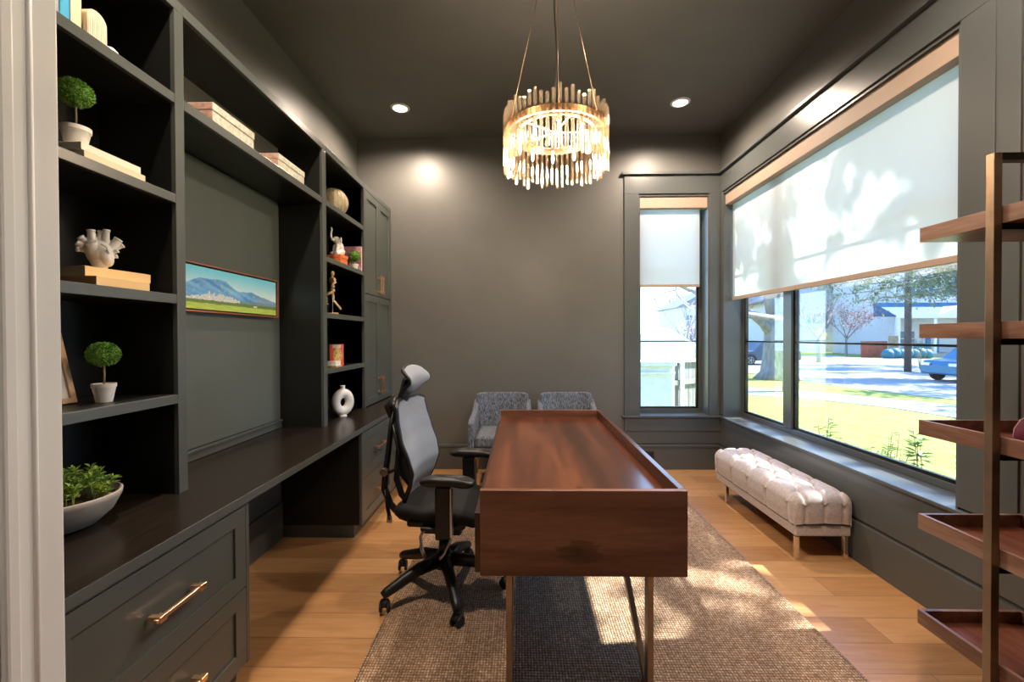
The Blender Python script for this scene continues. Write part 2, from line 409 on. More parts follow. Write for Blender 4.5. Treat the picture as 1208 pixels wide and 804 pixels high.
# ---- right wall trim
sbuild(B().box(XC_, XR, OY1, YB, .60, 2.985), 'trim_1', 'trim', 'window side casing by the corner', bevel=.003)
sbuild(B().box(XC_, XR, 2.05, OY0, .60, 2.985), 'trim_2', 'trim', 'wide window side casing', bevel=.003)
sbuild(B().box(XC_, XR, 2.05, YB, 2.985, 3.185), 'trim_3', 'trim', 'window head casing', bevel=.003)
sbuild(B().box(XC_-.03, XR, 2.02, YB, 3.185, 3.215), 'trim_4', 'trim', 'head cap moulding', bevel=.004)
sbuild(B().box(XC_-.022, XR+.20, OY0-.2, YB, .568, ZS0), 'trim_5', 'trim', 'window sill board', bevel=.005)
sbuild(B().box(XC_, XR, YF, YB, .275, .566), 'trim_6', 'trim', 'apron board below the sill', bevel=.003)
sbuild(B().box(XC_-.008, XR, YF, YB, 0, .258), 'baseboard_right', 'trim', bevel=.004)
sbuild(B().box(XC_+.004, XR, 1.95, 2.05, .6, 3.19), 'trim_7', 'trim', 'narrow outer casing strip', bevel=.002)
# ---- back wall trim
YC = YB-.018
sbuild(B().box(1.125, BX0, YC, YB, .59, 2.985), 'trim_8', 'trim', 'casing left of the narrow window', bevel=.003)
sbuild(B().box(BX1, XC_, YC, YB, .59, 2.985), 'trim_9', 'trim', 'casing right of the narrow window', bevel=.003)
sbuild(B().box(1.125, XC_, YC, YB, 2.985, 3.185), 'trim_10', 'trim', 'narrow window head casing', bevel=.003)
sbuild(B().box(1.095, XC_-.03, YC-.03, YB, 3.185, 3.215), 'trim_11', 'trim', 'head cap moulding on end wall', bevel=.004)
sbuild(B().box(1.10, XC_-.022, YC-.022, YB+.2, .566, .59), 'trim_12', 'trim', 'narrow window sill', bevel=.004)
sbuild(B().box(1.125, XC_, YC, YB, .42, .564), 'trim_13', 'trim', 'upper apron board', bevel=.003)
sbuild(B().box(1.125, XC_, YC+.006, YB, .28, .415), 'trim_14', 'trim', 'lower apron board', bevel=.003)
sbuild(B().box(-1.0, XC_-.008, YC-.004, YB, 0, .24), 'baseboard_back', 'trim', bevel=.004)
sbuild(B().box(-1.0, XC_-.008, YC-.010, YB, .241, .272), 'trim_15', 'trim', 'baseboard cap moulding', bevel=.005)

# ---- windows
def window(name, label, axis, u0, u1, z0, z1, plane, mull, muntin):
    """axis 0: window in plane X=plane running along Y; axis 1: plane Y=plane running along X"""
    w = struct(name, label)
    def bx(a0, a1, c0, c1, d=.045, off=0):
        q = B()
        if axis == 0: q.box(plane+off, plane+d+off, a0, a1, c0, c1)
        else: q.box(a0, a1, plane+off, plane+d+off, c0, c1)
        return q
    t = .045
    for nm, q in (('window_frame', bx(u0, u1, z0, z0+t)), ('window_frame', bx(u0, u1, z1-t, z1)), ('window_frame', bx(u0, u0+t, z0+t, z1-t)), ('window_frame', bx(u1-t, u1, z0+t, z1-t))):
        q.build(nm, 'trim', w, bevel=.004)
    edges = [u0+t]
    for a, c in mull:
        bx(a, c, z0+t, z1-t, .07, -.015).build('mullion', 'trim', w, bevel=.004); edges += [a, c]
    edges.append(u1-t)
    for i in range(0, len(edges), 2):
        a, c = edges[i], edges[i+1]
        s = .022
        q = B()
        for (p0, p1, r0, r1) in ((a, c, z0+t, z0+t+s), (a, c, z1-t-s, z1-t), (a, a+s, z0+t+s, z1-t-s), (c-s, c, z0+t+s, z1-t-s)):
            if axis == 0: q.box(plane+.006, plane+.03, p0, p1, r0, r1)
            else: q.box(p0, p1, plane+.006, plane+.03, r0, r1)
        q.build('sash', 'blackmetal', w)
        for zz in muntin:
            bx(a+s, c-s, zz-.007, zz+.007, .022, .01).build('muntin', 'blackmetal', w)
        bx(a+s, c-s, z0+t+s, z1-t-s, .004, .02).build('glass_pane', 'glass', w)
    return w
XG = 2.36
window('window_1', 'wide picture window over the bench', 0, OY0, OY1, ZS0, ZS1, XG, [(3.86, 3.98)], [1.39, 2.19])
YG = YB+.16
window('window_2', 'narrow window in the end wall', 1, BX0, BX1, ZS0, ZS1, YG, [], [1.39, 2.19])
# jamb linings
b = B(); b.box(XR-.002, XR+.2, OY1-.002, OY1+.0, ZS0, ZS1); b = B()
b.box(XR-.01, XG+.05, OY1-.012, OY1, ZS0, ZS1); b.box(XR-.01, XG+.05, OY0, OY0+.012, ZS0, ZS1); b.box(XR-.01, XG+.05, OY0+.012, OY1-.012, ZS1-.012, ZS1)
sbuild(b, 'trim_16', 'trim', 'picture window jamb lining')
b = B(); b.box(BX1-.012, BX1, YB-.01, YG+.05, ZS0, ZS1); b.box(BX0, BX0+.012, YB-.01, YG+.05, ZS0, ZS1); b.box(BX0+.012, BX1-.012, YB-.01, YG+.05, ZS1-.012, ZS1)
sbuild(b, 'trim_17', 'trim', 'narrow window jamb lining')

# ---- roller shades
M['cassette'] = mat('beige_cassette', (.41, .30, .23), .6)
M['hem'] = mat('taupe_hem', (.42, .31, .24), .6)
s = thing('roller_shade', 'wide translucent roller shade covering upper half of picture window', 'roller shade', (2.2, 3.47, 2.83), 0)
b = B().box(2.178, 2.262, OY0+.013, OY1-.013, 2.835, ZS1-.013); b.build('cassette', 'cassette', s, world=True, bevel=.003)
b = B().box(2.248, 2.2495, OY0+.03, OY1-.035, 1.855, 2.84); b.build('fabric', 'shade', s, world=True)
b = B().box(2.240, 2.258, OY0+.03, OY1-.035, 1.822, 1.862); b.build('hem_bar', 'hem', s, world=True, bevel=.004)
s = thing('roller_shade', 'narrow pale roller shade half lowered in end wall window', 'roller shade', (1.66, 4.86, 2.83), 0)
b = B().box(BX0+.013, BX1-.013, 4.815, 4.90, 2.835, ZS1-.013); b.build('cassette', 'cassette', s, world=True, bevel=.003)
b = B().box(BX0+.02, BX1-.075, 4.868, 4.8695, 2.01, 2.84); b.build('fabric', 'shade', s, world=True)
b = B().box(BX0+.02, BX1-.075, 4.860, 4.878, 1.985, 2.015); b.build('hem_bar', 'hem', s, world=True, bevel=.004)
# floor-level wall vent under the narrow window
v = thing('wall_vent', 'small dark wall vent in baseboard below narrow window', 'vent', (1.37, YC-.004, .13))
b = B().box(1.31, 1.44, YC-.012, YC-.0045, .08, .20); b.build('frame', 'grille', v, world=True, bevel=.002)
b = B()
for k in range(5): b.box(1.32, 1.43, YC-.016, YC-.012, .092+k*.02, .100+k*.02)
b.build('slats', 'grille', v, world=True)

# ------------------------------------------------------------------ built-in
XF, XBK, XB_ = -1.416, -1.735, -1.147
ZT0, ZT1 = 2.80, 2.845
CT0, CT1 = .768, .802
SH = [(2.413, 2.452), (2.004, 2.04), (1.590, 1.628), (1.178, 1.215)]
Y0N = .92
# near bookcase
k = thing('bookcase', 'near dark open bookcase beside the white door casing', 'bookcase', (-1.58, 1.36, CT1))
B().box(XBK-.03, XBK, Y0N, 1.838, CT1, ZT0).build('back_panel', 'cab_shaded', k, world=True)
B().box(XBK, XF, Y0N-.04, Y0N, CT1, ZT0).build('side_panel', 'cab_shaded', k, world=True, bevel=.0015)
B().box(XBK-.03, XF-.020, Y0N-.04, 1.838, ZT0, ZT1).build('top_panel', 'cab_shaded', k, world=True); B().box(XF-.020, XF, Y0N-.04, 1.838, ZT0, ZT1).build('face_rail', 'cab', k, world=True, bevel=.0015)
def shelf(y0, y1, a, c):  # body takes the painted shade, front edge keeps the lighter face colour
    s_ = B().box(XBK, XF-.020, y0, y1, a, c).build('shelf', 'cab_shaded', k, world=True)
    B().box(XF-.020, XF-.001, y0, y1, a, c).build('edge_strip', 'cab', s_, world=True, bevel=.0015)
def upright_panel(y0, y1, z0=CT1, z1=ZT0):
    s_ = B().box(XBK, XF-.020, y0, y1, z0, z1).build('side_panel', 'cab_shaded', k, world=True)
    B().box(XF-.020, XF, y0, y1, z0, z1).build('edge_strip', 'cab', s_, world=True, bevel=.0015)
for a, c in SH: shelf(Y0N, 1.79, a, c)
upright_panel(1.79, 1.838)
# niche unit
k = thing('wall_niche', 'dark middle niche unit with long top shelf and recessed back panel', 'shelf unit', (-1.58, 2.49, CT1))
B().box(XBK-.03, XBK, 1.84, 3.135, CT1, ZT0).build('back_panel', 'wall', k, world=True)
upright_panel(3.135, 3.195); shelf(1.84, 3.135, 2.408, 2.452)
B().box(XBK-.03, XF-.020, 1.84, 3.195, ZT0, ZT1).build('top_panel', 'cab_shaded', k, world=True); B().box(XF-.020, XF, 1.84, 3.195, ZT0, ZT1).build('face_rail', 'cab', k, world=True, bevel=.0015)
B().box(XBK, XBK+.010, 1.85, 3.095, .865, 2.405).build('recessed_panel', 'niche', k, world=True, bevel=.003)
b = B().box(XBK, XBK+.018, 1.845, 3.125, CT1+.001, .845); b.box(XBK, XBK+.024, 1.845, 3.13, .845, .860)
b.build('base_moulding', 'cab', k, world=True, bevel=.003)
# far open column
k = thing('bookcase', 'far dark open bookcase column between niche and tall cabinet', 'bookcase', (-1.58, 3.58, CT1))
B().box(XBK-.03, XBK, 3.197, 3.965, CT1, ZT0).build('back_panel', 'cab_shaded', k, world=True)
B().box(XBK-.03, XF-.020, 3.197, 3.965, ZT0, ZT1).build('top_panel', 'cab_shaded', k, world=True); B().box(XF-.020, XF, 3.197, 3.965, ZT0, ZT1).build('face_rail', 'cab', k, world=True, bevel=.0015)
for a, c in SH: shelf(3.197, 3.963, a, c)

def pull(b, p, vertical, L, out=(1, 0, 0)):
    """square bar pull; p = centre on the face (X=p[0])"""
    x, y, z = p; o = .034
    if vertical:
        b.box(x+o-.007, x+o+.007, y-.006, y+.006, z-L/2, z+L/2)
        for dz in (-L*.36, L*.36): b.box(x, x+o, y-.006, y+.006, z+dz-.008, z+dz+.008); b.box(x+o-.010, x+o+.010, y-.009, y+.009, z+dz-.010, z+dz+.010)
    else:
        b.box(x+o-.007, x+o+.007, y-L/2, y+L/2, z-.006, z+.006)
        for dy in (-L*.40, L*.40): b.box(x, x+o, y+dy-.009, y+dy+.009, z-.008, z+.008); b.box(x+o-.011, x+o+.011, y+dy-.013, y+dy+.013, z-.010, z+.010)
    return b
def shaker(parent, nm, x, y0, y1, z0, z1, rail, handle=None):
    """door or drawer front: frame with an inset field, on plane X=x, facing +X"""
    b = B(); t = .02
    b.box(x-t, x, y0, y1, z0, z0+rail); b.box(x-t, x, y0, y1, z1-rail, z1)
    b.box(x-t, x, y0, y0+rail, z0+rail, z1-rail); b.box(x-t, x, y1-rail, y1, z0+rail, z1-rail)
    b.box(x-t-.002, x-.009, y0+rail-.002, y1-rail+.002, z0+rail-.002, z1-rail+.002)
    f = b.build(nm, 'cab', parent, world=True, bevel=.0012)
    if handle:
        hy, hz, vert, L = handle
        h = pull(B(), (x, hy, hz), vert, L).build('handle', 'gold', f, world=True, bevel=.002)
        h['label'] = 'brushed gold bar handle'
    return f
# tall cabinet
k = thing('wall_cabinet', 'tall dark four door cabinet beside the end wall', 'cabinet', (-1.58, 4.39, CT1))
b = B().box(XBK-.03, XF-.024, 3.967, 4.806, CT1, ZT0); b.box(XBK, XF, 3.967, 3.992, CT1, ZT0); b.box(XBK, XF, 4.79, 4.806, CT1, ZT0)
b.build('body', 'cab', k, world=True)
B().box(XBK-.03, XF, 3.967, 4.806, ZT0, ZT1).build('top_panel', 'cab', k, world=True, bevel=.0015)
ym = 4.385
for (a, c) in ((3.996, ym-.002), (ym+.002, 4.786)):
    hy = ym-.035 if a < 4.2 else ym+.035
    shaker(k, 'door', XF, a, c, 1.852, 2.795, .065, (hy, 1.965, True, .19))
    shaker(k, 'door', XF, a, c, .812, 1.845, .065, (hy, .972, True, .19))
# counter
B_ = B().box(XL+.002, XB_+.012, Y0N-.04, YB-.022, CT0, CT1)
ct_ = B_.build('countertop', 'counter', bevel=.003); B().box(XB_+.0115, XB_+.0145, Y0N-.04, YB-.022, CT0, CT1-.001).build('front_edge', 'cab', ct_)
tag(ct_, 'long near-black wood counter running under the built-in shelves', 'countertop')
# base cabinets
def base(label, y0, y1, name='base_cabinet'):
    k = thing(name, label, 'cabinet', (-1.45, (y0+y1)/2, 0))
    B().box(XBK, XB_-.024, y0+.0005, y1-.0005, .0895, CT0-.0006).build('carcass', 'cab_shaded', k, world=True)
    b = B(); b.box(XBK, XB_-.06, y0+.001, y1-.001, 0, .09)
    b.box(XB_-.022, XB_, y0+.001, y0+.022, .09, CT0-.001); b.box(XB_-.022, XB_, y1-.022, y1-.001, .09, CT0-.001); b.box(XB_-.022, XB_, y0+.022, y1-.022, CT0-.014, CT0-.001)
    b.build('face_frame', 'cab', k, world=True, bevel=.001)
    yc = (y0+y1)/2
    shaker(k, 'drawer', XB_, y0+.024, y1-.024, .416, CT0-.017, .066, (yc, .585, False, .215))
    shaker(k, 'drawer', XB_, y0+.024, y1-.024, .096, .411, .066, (yc, .262, False, .215))
    return k
base('near dark two drawer base cabinet with rose gold pulls', 1.0, 1.825)
base('dark drawer base cabinet behind the office chair, left one', 3.14, 3.90)
base('dark drawer base cabinet tucked against the end wall', 3.902, 4.80)
# knee space back board
b = B(); b.box(XL+.002, XBK, 1.827, 3.138, .262, CT0-.001); b.box(XL+.002, XBK+.012, 1.827, 3.138, 0, .25); b.box(XL+.002, XBK+.018, 1.827, 3.138, .25, .262)
tag(b.build('knee_panel', 'cab', bevel=.002), 'dark panel and baseboard at the back of the knee space', 'panel')

# ------------------------------------------------------------------ panoramic picture in the niche
def smooth(a, b, x):
    t = min(1, max(0, (x-a)/(b-a))); return t*t*(3-2*t)
def lerp(a, b, t): return tuple(p+(q-p)*t for p, q in zip(a, b))
def landscape(u, v):
    n = lambda a, c, s=0: noise.noise(Vector((a, c, s)))
    sky = lerp((.80, .97, 1), (.22, .75, 1), smooth(.35, 1, v))
    sky = lerp(sky, (.85, .93, .95), .35*smooth(.25, 0, u))
    h = .50
    ridge = .40*math.exp(-((u-.485)/.13)**2) + .26*math.exp(-((u-.32)/.09)**2) + .22*math.exp(-((u-.10)/.16)**2) + .20*math.exp(-((u-.73)/.10)**2) + .09*math.exp(-((u-.88)/.09)**2)
    rz = .36 + ridge + .025*n(u*22, 0)
    far = .33 + .22*math.exp(-((u-.70)/.2)**2)
    c = sky
    if v < rz:
        t = .5+.5*n(u*16+v*9, v*5, 3); t2 = .5+.5*n(u*40, v*16, 7)
        c = lerp((.01, .20, .66), (.34, .72, 1.0), t); c = lerp(c, (.50, .64, .78), .5*smooth(.5, .8, t2))
        c = lerp(c, (.30, .38, .46), .6*smooth(.68, .9, u))
    if v < .34:
        base_ = (.20, .30, .30); c = lerp(c, base_, smooth(.36, .28, v)*.7)
    # city
    k = int(u*90); bh = .25 + .20*(.5+.5*n(k*1.7, 4.2))*math.exp(-((u-.46)/.16)**2)*1.6
    if u < .64 and .20 < v < bh: c = lerp((.98, .98, .94), (.42, .48, .54), .5+.5*n(k*3.1, v*30))
    if v < .235 + .02*n(u*30, 1): c = lerp((.10, .20, .05), (.22, .32, .10), .5+.5*n(u*50, v*40))
    if v < .15 + .02*n(u*12, 2): c = lerp((.58, .68, .14), (.34, .50, .10), .5+.5*n(u*14, v*30, 2))
    if 0.76 < u < .80 and .17 < v < .20: c = (.8, .75, .6)
    return c
def printed(name, parent, P0, DU, DV, nu, nv, fn, matname='print', label=None):
    me = bpy.data.meshes.new(name); P0 = Vector(P0); DU = Vector(DU); DV = Vector(DV)
    if parent is not None: iv = WM[parent.name].inverted()
    else: iv = Matrix.Identity(4)
    vs = [iv @ (P0+DU*(i/nu)+DV*(j/nv)) for i in range(nu+1) for j in range(nv+1)]
    fs = [(i*(nv+1)+j, (i+1)*(nv+1)+j, (i+1)*(nv+1)+j+1, i*(nv+1)+j+1) for i in range(nu) for j in range(nv)]
    me.from_pydata(vs, [], fs); ca = me.color_attributes.new('Col', 'FLOAT_COLOR', 'POINT')
    for i in range(nu+1):
        for j in range(nv+1): ca.data[i*(nv+1)+j].color = (*fn(i/nu, j/nv), 1)
    me.materials.append(M[matname]); o = bpy.data.objects.new(name, me); C.objects.link(o)
    if parent is not None: o.parent = parent
    if label: o['label'] = label
    return o
PY0, PY1, PZ0, PZ1 = 1.93, 3.04, 1.585, 1.842
xw = XBK+.011
k = thing('framed_picture', 'wide framed mountain and city landscape print in the niche', 'picture', (xw, 2.5, PZ0))
b = B(); f = .008
b.box(xw, xw+.034, PY0, PY1, PZ0, PZ0+f); b.box(xw, xw+.034, PY0, PY1, PZ1-f, PZ1); b.box(xw, xw+.034, PY0, PY0+f, PZ0+f, PZ1-f); b.box(xw, xw+.034, PY1-f, PY1, PZ0+f, PZ1-f)
b.build('frame', 'frame_red', k, world=True, bevel=.0015)
B().box(xw, xw+.012, PY0+f, PY1-f, PZ0+f, PZ1-f).build('backing', 'black', k, world=True)
B().box(xw+.012, xw+.027, PY0+f+.012, PY1-f-.012, PZ0+f+.008, PZ1-f-.008).build('canvas', 'black', k, world=True)
printed('print', k, (xw+.0275, PY0+f+.012, PZ0+f+.008), (0, PY1-PY0-2*f-.024, 0), (0, 0, PZ1-PZ0-2*f-.016), 300, 76, landscape, label='mountain range over a small city')
exec_after = []
# ------------------------------------------------------------------ objects on the shelves
def topiary(loc, label, ball=.052, potr=.037, poth=.068, stem=.052, group='round boxwood topiaries'):
    t = thing('topiary', label, 'potted plant', loc, 0, group)
    B().lathe([(0, 0), (potr*.66, 0), (potr*.94, poth*.80), (potr, poth*.80), (potr, poth), (potr*.88, poth), (potr*.84, poth*.90), (0, poth*.90)], close=False).build('pot', 'potwhite', t, smooth=True).modifiers.new('e', 'EDGE_SPLIT')
    B().lathe([(0, poth*.905), (potr*.83, poth*.905)], close=False).build('soil', 'soil', t)
    z = poth+stem
    B().tube([(0, 0, poth*.9), (.001, .001, poth+stem*.5), (0, 0, z+ball*.3)], .0032, 8).build('stem', 'twig', t, smooth=True)
    b = B(); b.ball((0, 0, z+ball*.85), (ball*.86, ball*.86, ball*.78), 16, 10)
    for i in range(1500):
        d = Vector((random.gauss(0, 1), random.gauss(0, 1), random.gauss(0, 1))).normalized()
        p = Vector((0, 0, z+ball*.85)) + Vector((d.x, d.y, d.z*.9))*ball*(.84+.10*random.random())
        q = (d + Vector((random.uniform(-1, 1), random.uniform(-1, 1), random.uniform(-1, 1)))*.8).normalized()
        b.leaf(p, q, d, ball*.19, ball*.10)
    b.build('foliage', 'boxleaf', t, recalc=False)
    return t
Z4, Z3, Z2, Z1 = 1.2155, 1.6285, 2.0405, 2.4525
topiary((-1.500, 1.464, Z2+.0495), 'round topiary in white pot on cream books, second shelf down', .049, .041, .070, .074)
topiary((-1.526, 1.580, Z4), 'round topiary in white pot beside the tan picture frame', .048, .036, .068, .066)
topiary((-1.462, 3.87, Z2), 'tiny round topiary in front of the pink book', .046, .030, .052, .034)

def book(name, label, cat_group, loc, rz, size, cover, spine_side='x', page='paper', stand=False, t=.003):
    """size=(w,l,h): w is depth from spine, l the spine length, h thickness; lying flat, spine on +x side"""
    w, l, h = size; k = thing(name, label, 'book', loc, rz, cat_group)
    b = B(); b.box(-w/2, w/2, -l/2, l/2, 0, t); b.box(-w/2, w/2, -l/2, l/2, h-t, h); b.box(w/2-t, w/2, -l/2, l/2, t, h-t)
    b.build('cover', cover, k, bevel=.0008)
    B().box(-w/2+.004, w/2-t-.0005, -l/2+.004, l/2-.004, t, h-t).build('pages', page, k)
    return k
# cream books under upper topiary
book('book', 'cream book lying under the upper topiary', 'cream books on the second shelf', (-1.50, 1.535, Z2), 0, (.15, .235, .024), 'cream')
book('book', 'pale cream book directly beneath the upper topiary pot', 'cream books on the second shelf', (-1.50, 1.522, Z2+.0245), 0, (.146, .225, .024), 'pale')
# tan books under the heart vase
book('book', 'tan paper book at bottom of the stack under heart vase', 'tan books on the third shelf', (-1.525, 1.585, Z3), R(2), (.15, .225, .034), 'tanbook', page='tan2')
book('book', 'tan paper book on top of the stack, touching heart vase', 'tan books on the third shelf', (-1.545, 1.600, Z3+.0345), R(-7), (.15, .235, .034), 'tanbook', page='cream')

# heart vase
hv = thing('heart_vase', 'white ceramic anatomical heart vase with stub tubes on tan books', 'vase', (-1.535, 1.575, Z3+.069), R(-45))
b = B()
b.ball((0, .003, .060), (.036, .038, .046), 24, 16); b.ball((.006, -.014, .072), (.030, .026, .034), 24, 16); b.ball((.010, .016, .050), (.030, .024, .040), 24, 16, (R(20), 0, 0))
b.tube([(0, .004, 0), (0, .004, .030)], [.018, .030], 20)
tubes = [((0, -.016, .095), (0, -.019, .138), .0115), ((-.006, .004, .095), (-.008, .006, .140), .0075), ((.002, .020, .090), (.002, .022, .145), .0095), ((-.014, -.004, .09), (-.02, -.006, .128), .008),
         ((0, .030, .080), (0, .053, .116), .0125), ((-.006, .036, .076), (-.008, .064, .098), .0085), ((.004, .034, .064), (.008, .050, .074), .0065), ((.004, .034, .050), (.006, .048, .054), .0065),
         ((0, -.028, .088), (0, -.045, .110), .0105), ((.004, -.032, .078), (.006, -.054, .088), .0085), ((.006, -.032, .066), (.010, -.054, .066), .0080)]
for p, q, r in tubes: b.tube([p, q], [r*1.15, r], 14)
b.tube([(.030, -.034, .080), (.036, -.018, .086), (.034, -.004, .098)], .0045, 8)
b.tube([(.036, .006, .090), (.040, .020, .080), (.040, .028, .058)], .0035, 8)
b.build('body', 'ceramic', hv, remesh=.0020)
for p, q, r in tubes:
    d = (Vector(q)-Vector(p)).normalized(); B().tube([Vector(q)-d*.003, Vector(q)+d*.0042], r*1.04, 14, cap=False).build('tube_rim', 'ceramic', hv, smooth=True, solid=.0024)

# tan frame leaning at the left of the fourth shelf
fr = thing('picture_frame', 'tan wooden frame with white mat leaning beside lower topiary', 'picture frame', (-1.60, 1.418, Z4+.002), 0)
lean = R(13); ca, sa = math.cos(lean), math.sin(lean)
def fb(y0, y1, h0, h1, t0, t1, nm, m):
    b = B(); b.box(t0, t1, y0, y1, h0, h1)
    mt = Matrix.Rotation(-lean, 4, 'Y'); b.bm.transform(mt); return b.build(nm, m, fr, bevel=.001)
wd, ht, fw = .25, .300, .019
fb(-wd/2, wd/2, 0, fw, 0, .014, 'frame_rail', 'frame_tan'); fb(-wd/2, wd/2, ht-fw, ht, 0, .014, 'frame_rail', 'frame_tan')
fb(-wd/2, -wd/2+fw, fw, ht-fw, 0, .014, 'frame_stile', 'frame_tan'); fb(wd/2-fw, wd/2, fw, ht-fw, 0, .014, 'frame_stile', 'frame_tan')
M['mat'] = mat('white_mat', (.62, .60, .56), .8)
fb(-wd/2+fw, wd/2-fw, fw, ht-fw, 0, .006, 'mat_board', 'mat')

# planter bowl
pb = thing('planter_bowl', 'wide grey stoneware bowl of green succulents on the counter', 'planter', (-1.562, 1.450, CT1), 0)
B().lathe([(0, 0), (.07, 0), (.10, .012), (.140, .05), (.162, .095), (.165, .112), (.161, .116), (.156, .112), (.150, .095), (.11, .085), (0, .085)], seg=48, close=False).build('bowl', 'greybowl', pb, smooth=True)
B().lathe([(0, .094), (.150, .094)], close=False).build('soil', 'soil', pb)
b = B()
for i in range(64):
    a = random.uniform(0, 2*PI); rr = .132*math.sqrt(random.random()); base_p = Vector((rr*math.cos(a), rr*math.sin(a), .094))
    hgt = random.uniform(.03, .125)*(1-.35*rr/.132); top = base_p+Vector((random.uniform(-.02, .02), random.uniform(-.02, .02), hgt))
    b.tube([base_p, top], .0015, 4)
    for kx in range(30):
        tt = random.uniform(.45, 1); p = base_p.lerp(top, tt); an = random.uniform(0, 2*PI)
        d = Vector((math.cos(an), math.sin(an), random.uniform(0, 1.1)))
        b.leaf(p, d, (0, 0, 1), random.uniform(.016, .030), .011)
b.build('foliage', 'succ', pb, recalc=False)

# top shelf: upright books, arched block and dome
def upright(label, y, w, h, d, m, x=-1.445, group='books on the top shelf'):
    k = thing('book', label, 'book', (x, y, Z1), 0, group)
    b = B(); b.box(-d, 0, 0, .003, 0, h); b.box(-d, 0, w-.003, w, 0, h); b.box(-.003, 0, .003, w-.003, 0, h)
    b.build('cover', m, k, bevel=.001); B().box(-d+.004, -.004, .0035, w-.0035, .003, h-.004).build('pages', 'paper', k); return k
upright('gold brown book at left end of top shelf row', 1.305, .022, .19, .14, 'tan2')
upright('grey blue book upright between brown and bright blue books', 1.33, .033, .21, .15, 'sage')
upright('bright blue book upright on the top shelf', 1.366, .030, .22, .15, 'blue')
upright('cream book upright against the arched bookend', 1.399, .036, .20, .15, 'cream')
k = thing('arched_bookend', 'cream arch shaped bookend beside the upright books', 'bookend', (-1.46, 1.474, Z1))
pts = [(-.036, 0)]+[(-.036*math.cos(PI*i/20), .066+.036*math.sin(PI*i/20)) for i in range(21)]+[(.036, 0)]
B().prism(pts, 0, -.03, .03).build('arch', 'cream', k, bevel=.003)
b = B()
for i in range(9): b.box(.0302, .0315, -.032+i*.0074, -.029+i*.0074, .004, .066)
b.build('fluting', 'pale', k)
k = thing('dome_ornament', 'small white dome ornament right of the arched bookend', 'ornament', (-1.475, 1.565, Z1))
B().lathe([(0, 0), (.026, 0), (.028, .012), (.024, .028), (.014, .038), (0, .041)], close=False).build('dome', 'ceramic', k, smooth=True)
B().lathe([(0, -.0), (.027, 0), (.030, .003), (.029, .006), (.024, .006)], close=False).build('foot', 'ceramic', k, smooth=True)

# patterned boxes
def pbox(label, y0, y1, h, x1=-1.428, d=.20):
    k = thing('storage_box', label, 'box', (x1-d/2, (y0+y1)/2, Z1+.0003), 0, 'patterned boxes on the long shelf')
    B().box(x1-d+.003, x1-.003, y0+.003, y1-.003, Z1+.0003, Z1+h*.62).build('box_body', 'pattern', k, world=True, bevel=.001)
    b = B().box(x1-d, x1, y0, y1, Z1+h*.62, Z1+h); b.build('lid', 'pattern', k, world=True, bevel=.0015)
    b = B().box(x1-d+.006, x1-.006, y0-.0006, y0+.0028, Z1+.004, Z1+h*.60); b.box(x1-d+.006, x1-.006, y0-.0012, y0, Z1+h*.65, Z1+h*.97); b.build('end_label', 'pattern_red', k, world=True)
pbox('longer patterned cream box, the nearer one on the long shelf', 2.033, 2.352, .094)
pbox('shorter patterned cream box, the farther one on the long shelf', 2.588, 2.902, .088)

# woven sphere
k = thing('woven_ball', 'cream woven sphere on the topmost shelf of far column', 'ornament', (-1.545, 3.63, Z1))
b = B(); b.ball((0, 0, .112), .112, 32, 24); b.build('sphere', 'woven', k, smooth=True)
b = B()
for i in range(11):
    a = PI*i/11; rr = .1135
    b.tube([(rr*math.sin(q)*math.cos(a), rr*math.sin(q)*math.sin(a), .112+rr*math.cos(q)) for q in [PI*j/24-PI/2 for j in range(49)]], .0018, 5, cap=False)
b.build('strands', 'woven', k, smooth=True)

# elephant on orange box
k = thing('orange_box', 'flat orange box under the white elephant', 'box', (-1.53, 3.60, Z2), R(-8))
B().box(-.085, .085, -.055, .055, 0, .052).build('box_body', 'orange', k, bevel=.002)
B().box(-.088, .088, -.058, .058, .052, .078).build('lid', 'orange', k, bevel=.002)
k = thing('elephant_figurine', 'white elephant figurine with raised trunk sitting on orange box', 'figurine', (-1.505, 3.605, Z2+.078), R(-115))
b = B()
b.ball((-.012, 0, .062), (.040, .036, .058), 20, 14, (0, R(-14), 0)); b.ball((-.026, 0, .034), (.038, .042, .034), 20, 14)
b.ball((.012, 0, .128), (.032, .028, .030), 20, 14)
for sy in (-1, 1):
    b.tube([(-.01, sy*.024, .03), (.02, sy*.03, .016), (.045, sy*.03, .012)], [.022, .018, .016], 12)
    b.tube([(.008, sy*.016, .085), (.022, sy*.018, .045), (.026, sy*.018, .004)], [.017, .013, .013], 12)
    b.ball((-.006, sy*.034, .128), (.020, .006, .026), 14, 10, (0, 0, sy*R(35)))
b.tube([(.036, 0, .128), (.056, 0, .122), (.068, 0, .142), (.066, 0, .175), (.058, 0, .205), (.066, 0, .222)], [.015, .012, .010, .008, .007, .007], 12)
b.build('body', 'ceramic', k, remesh=.003)

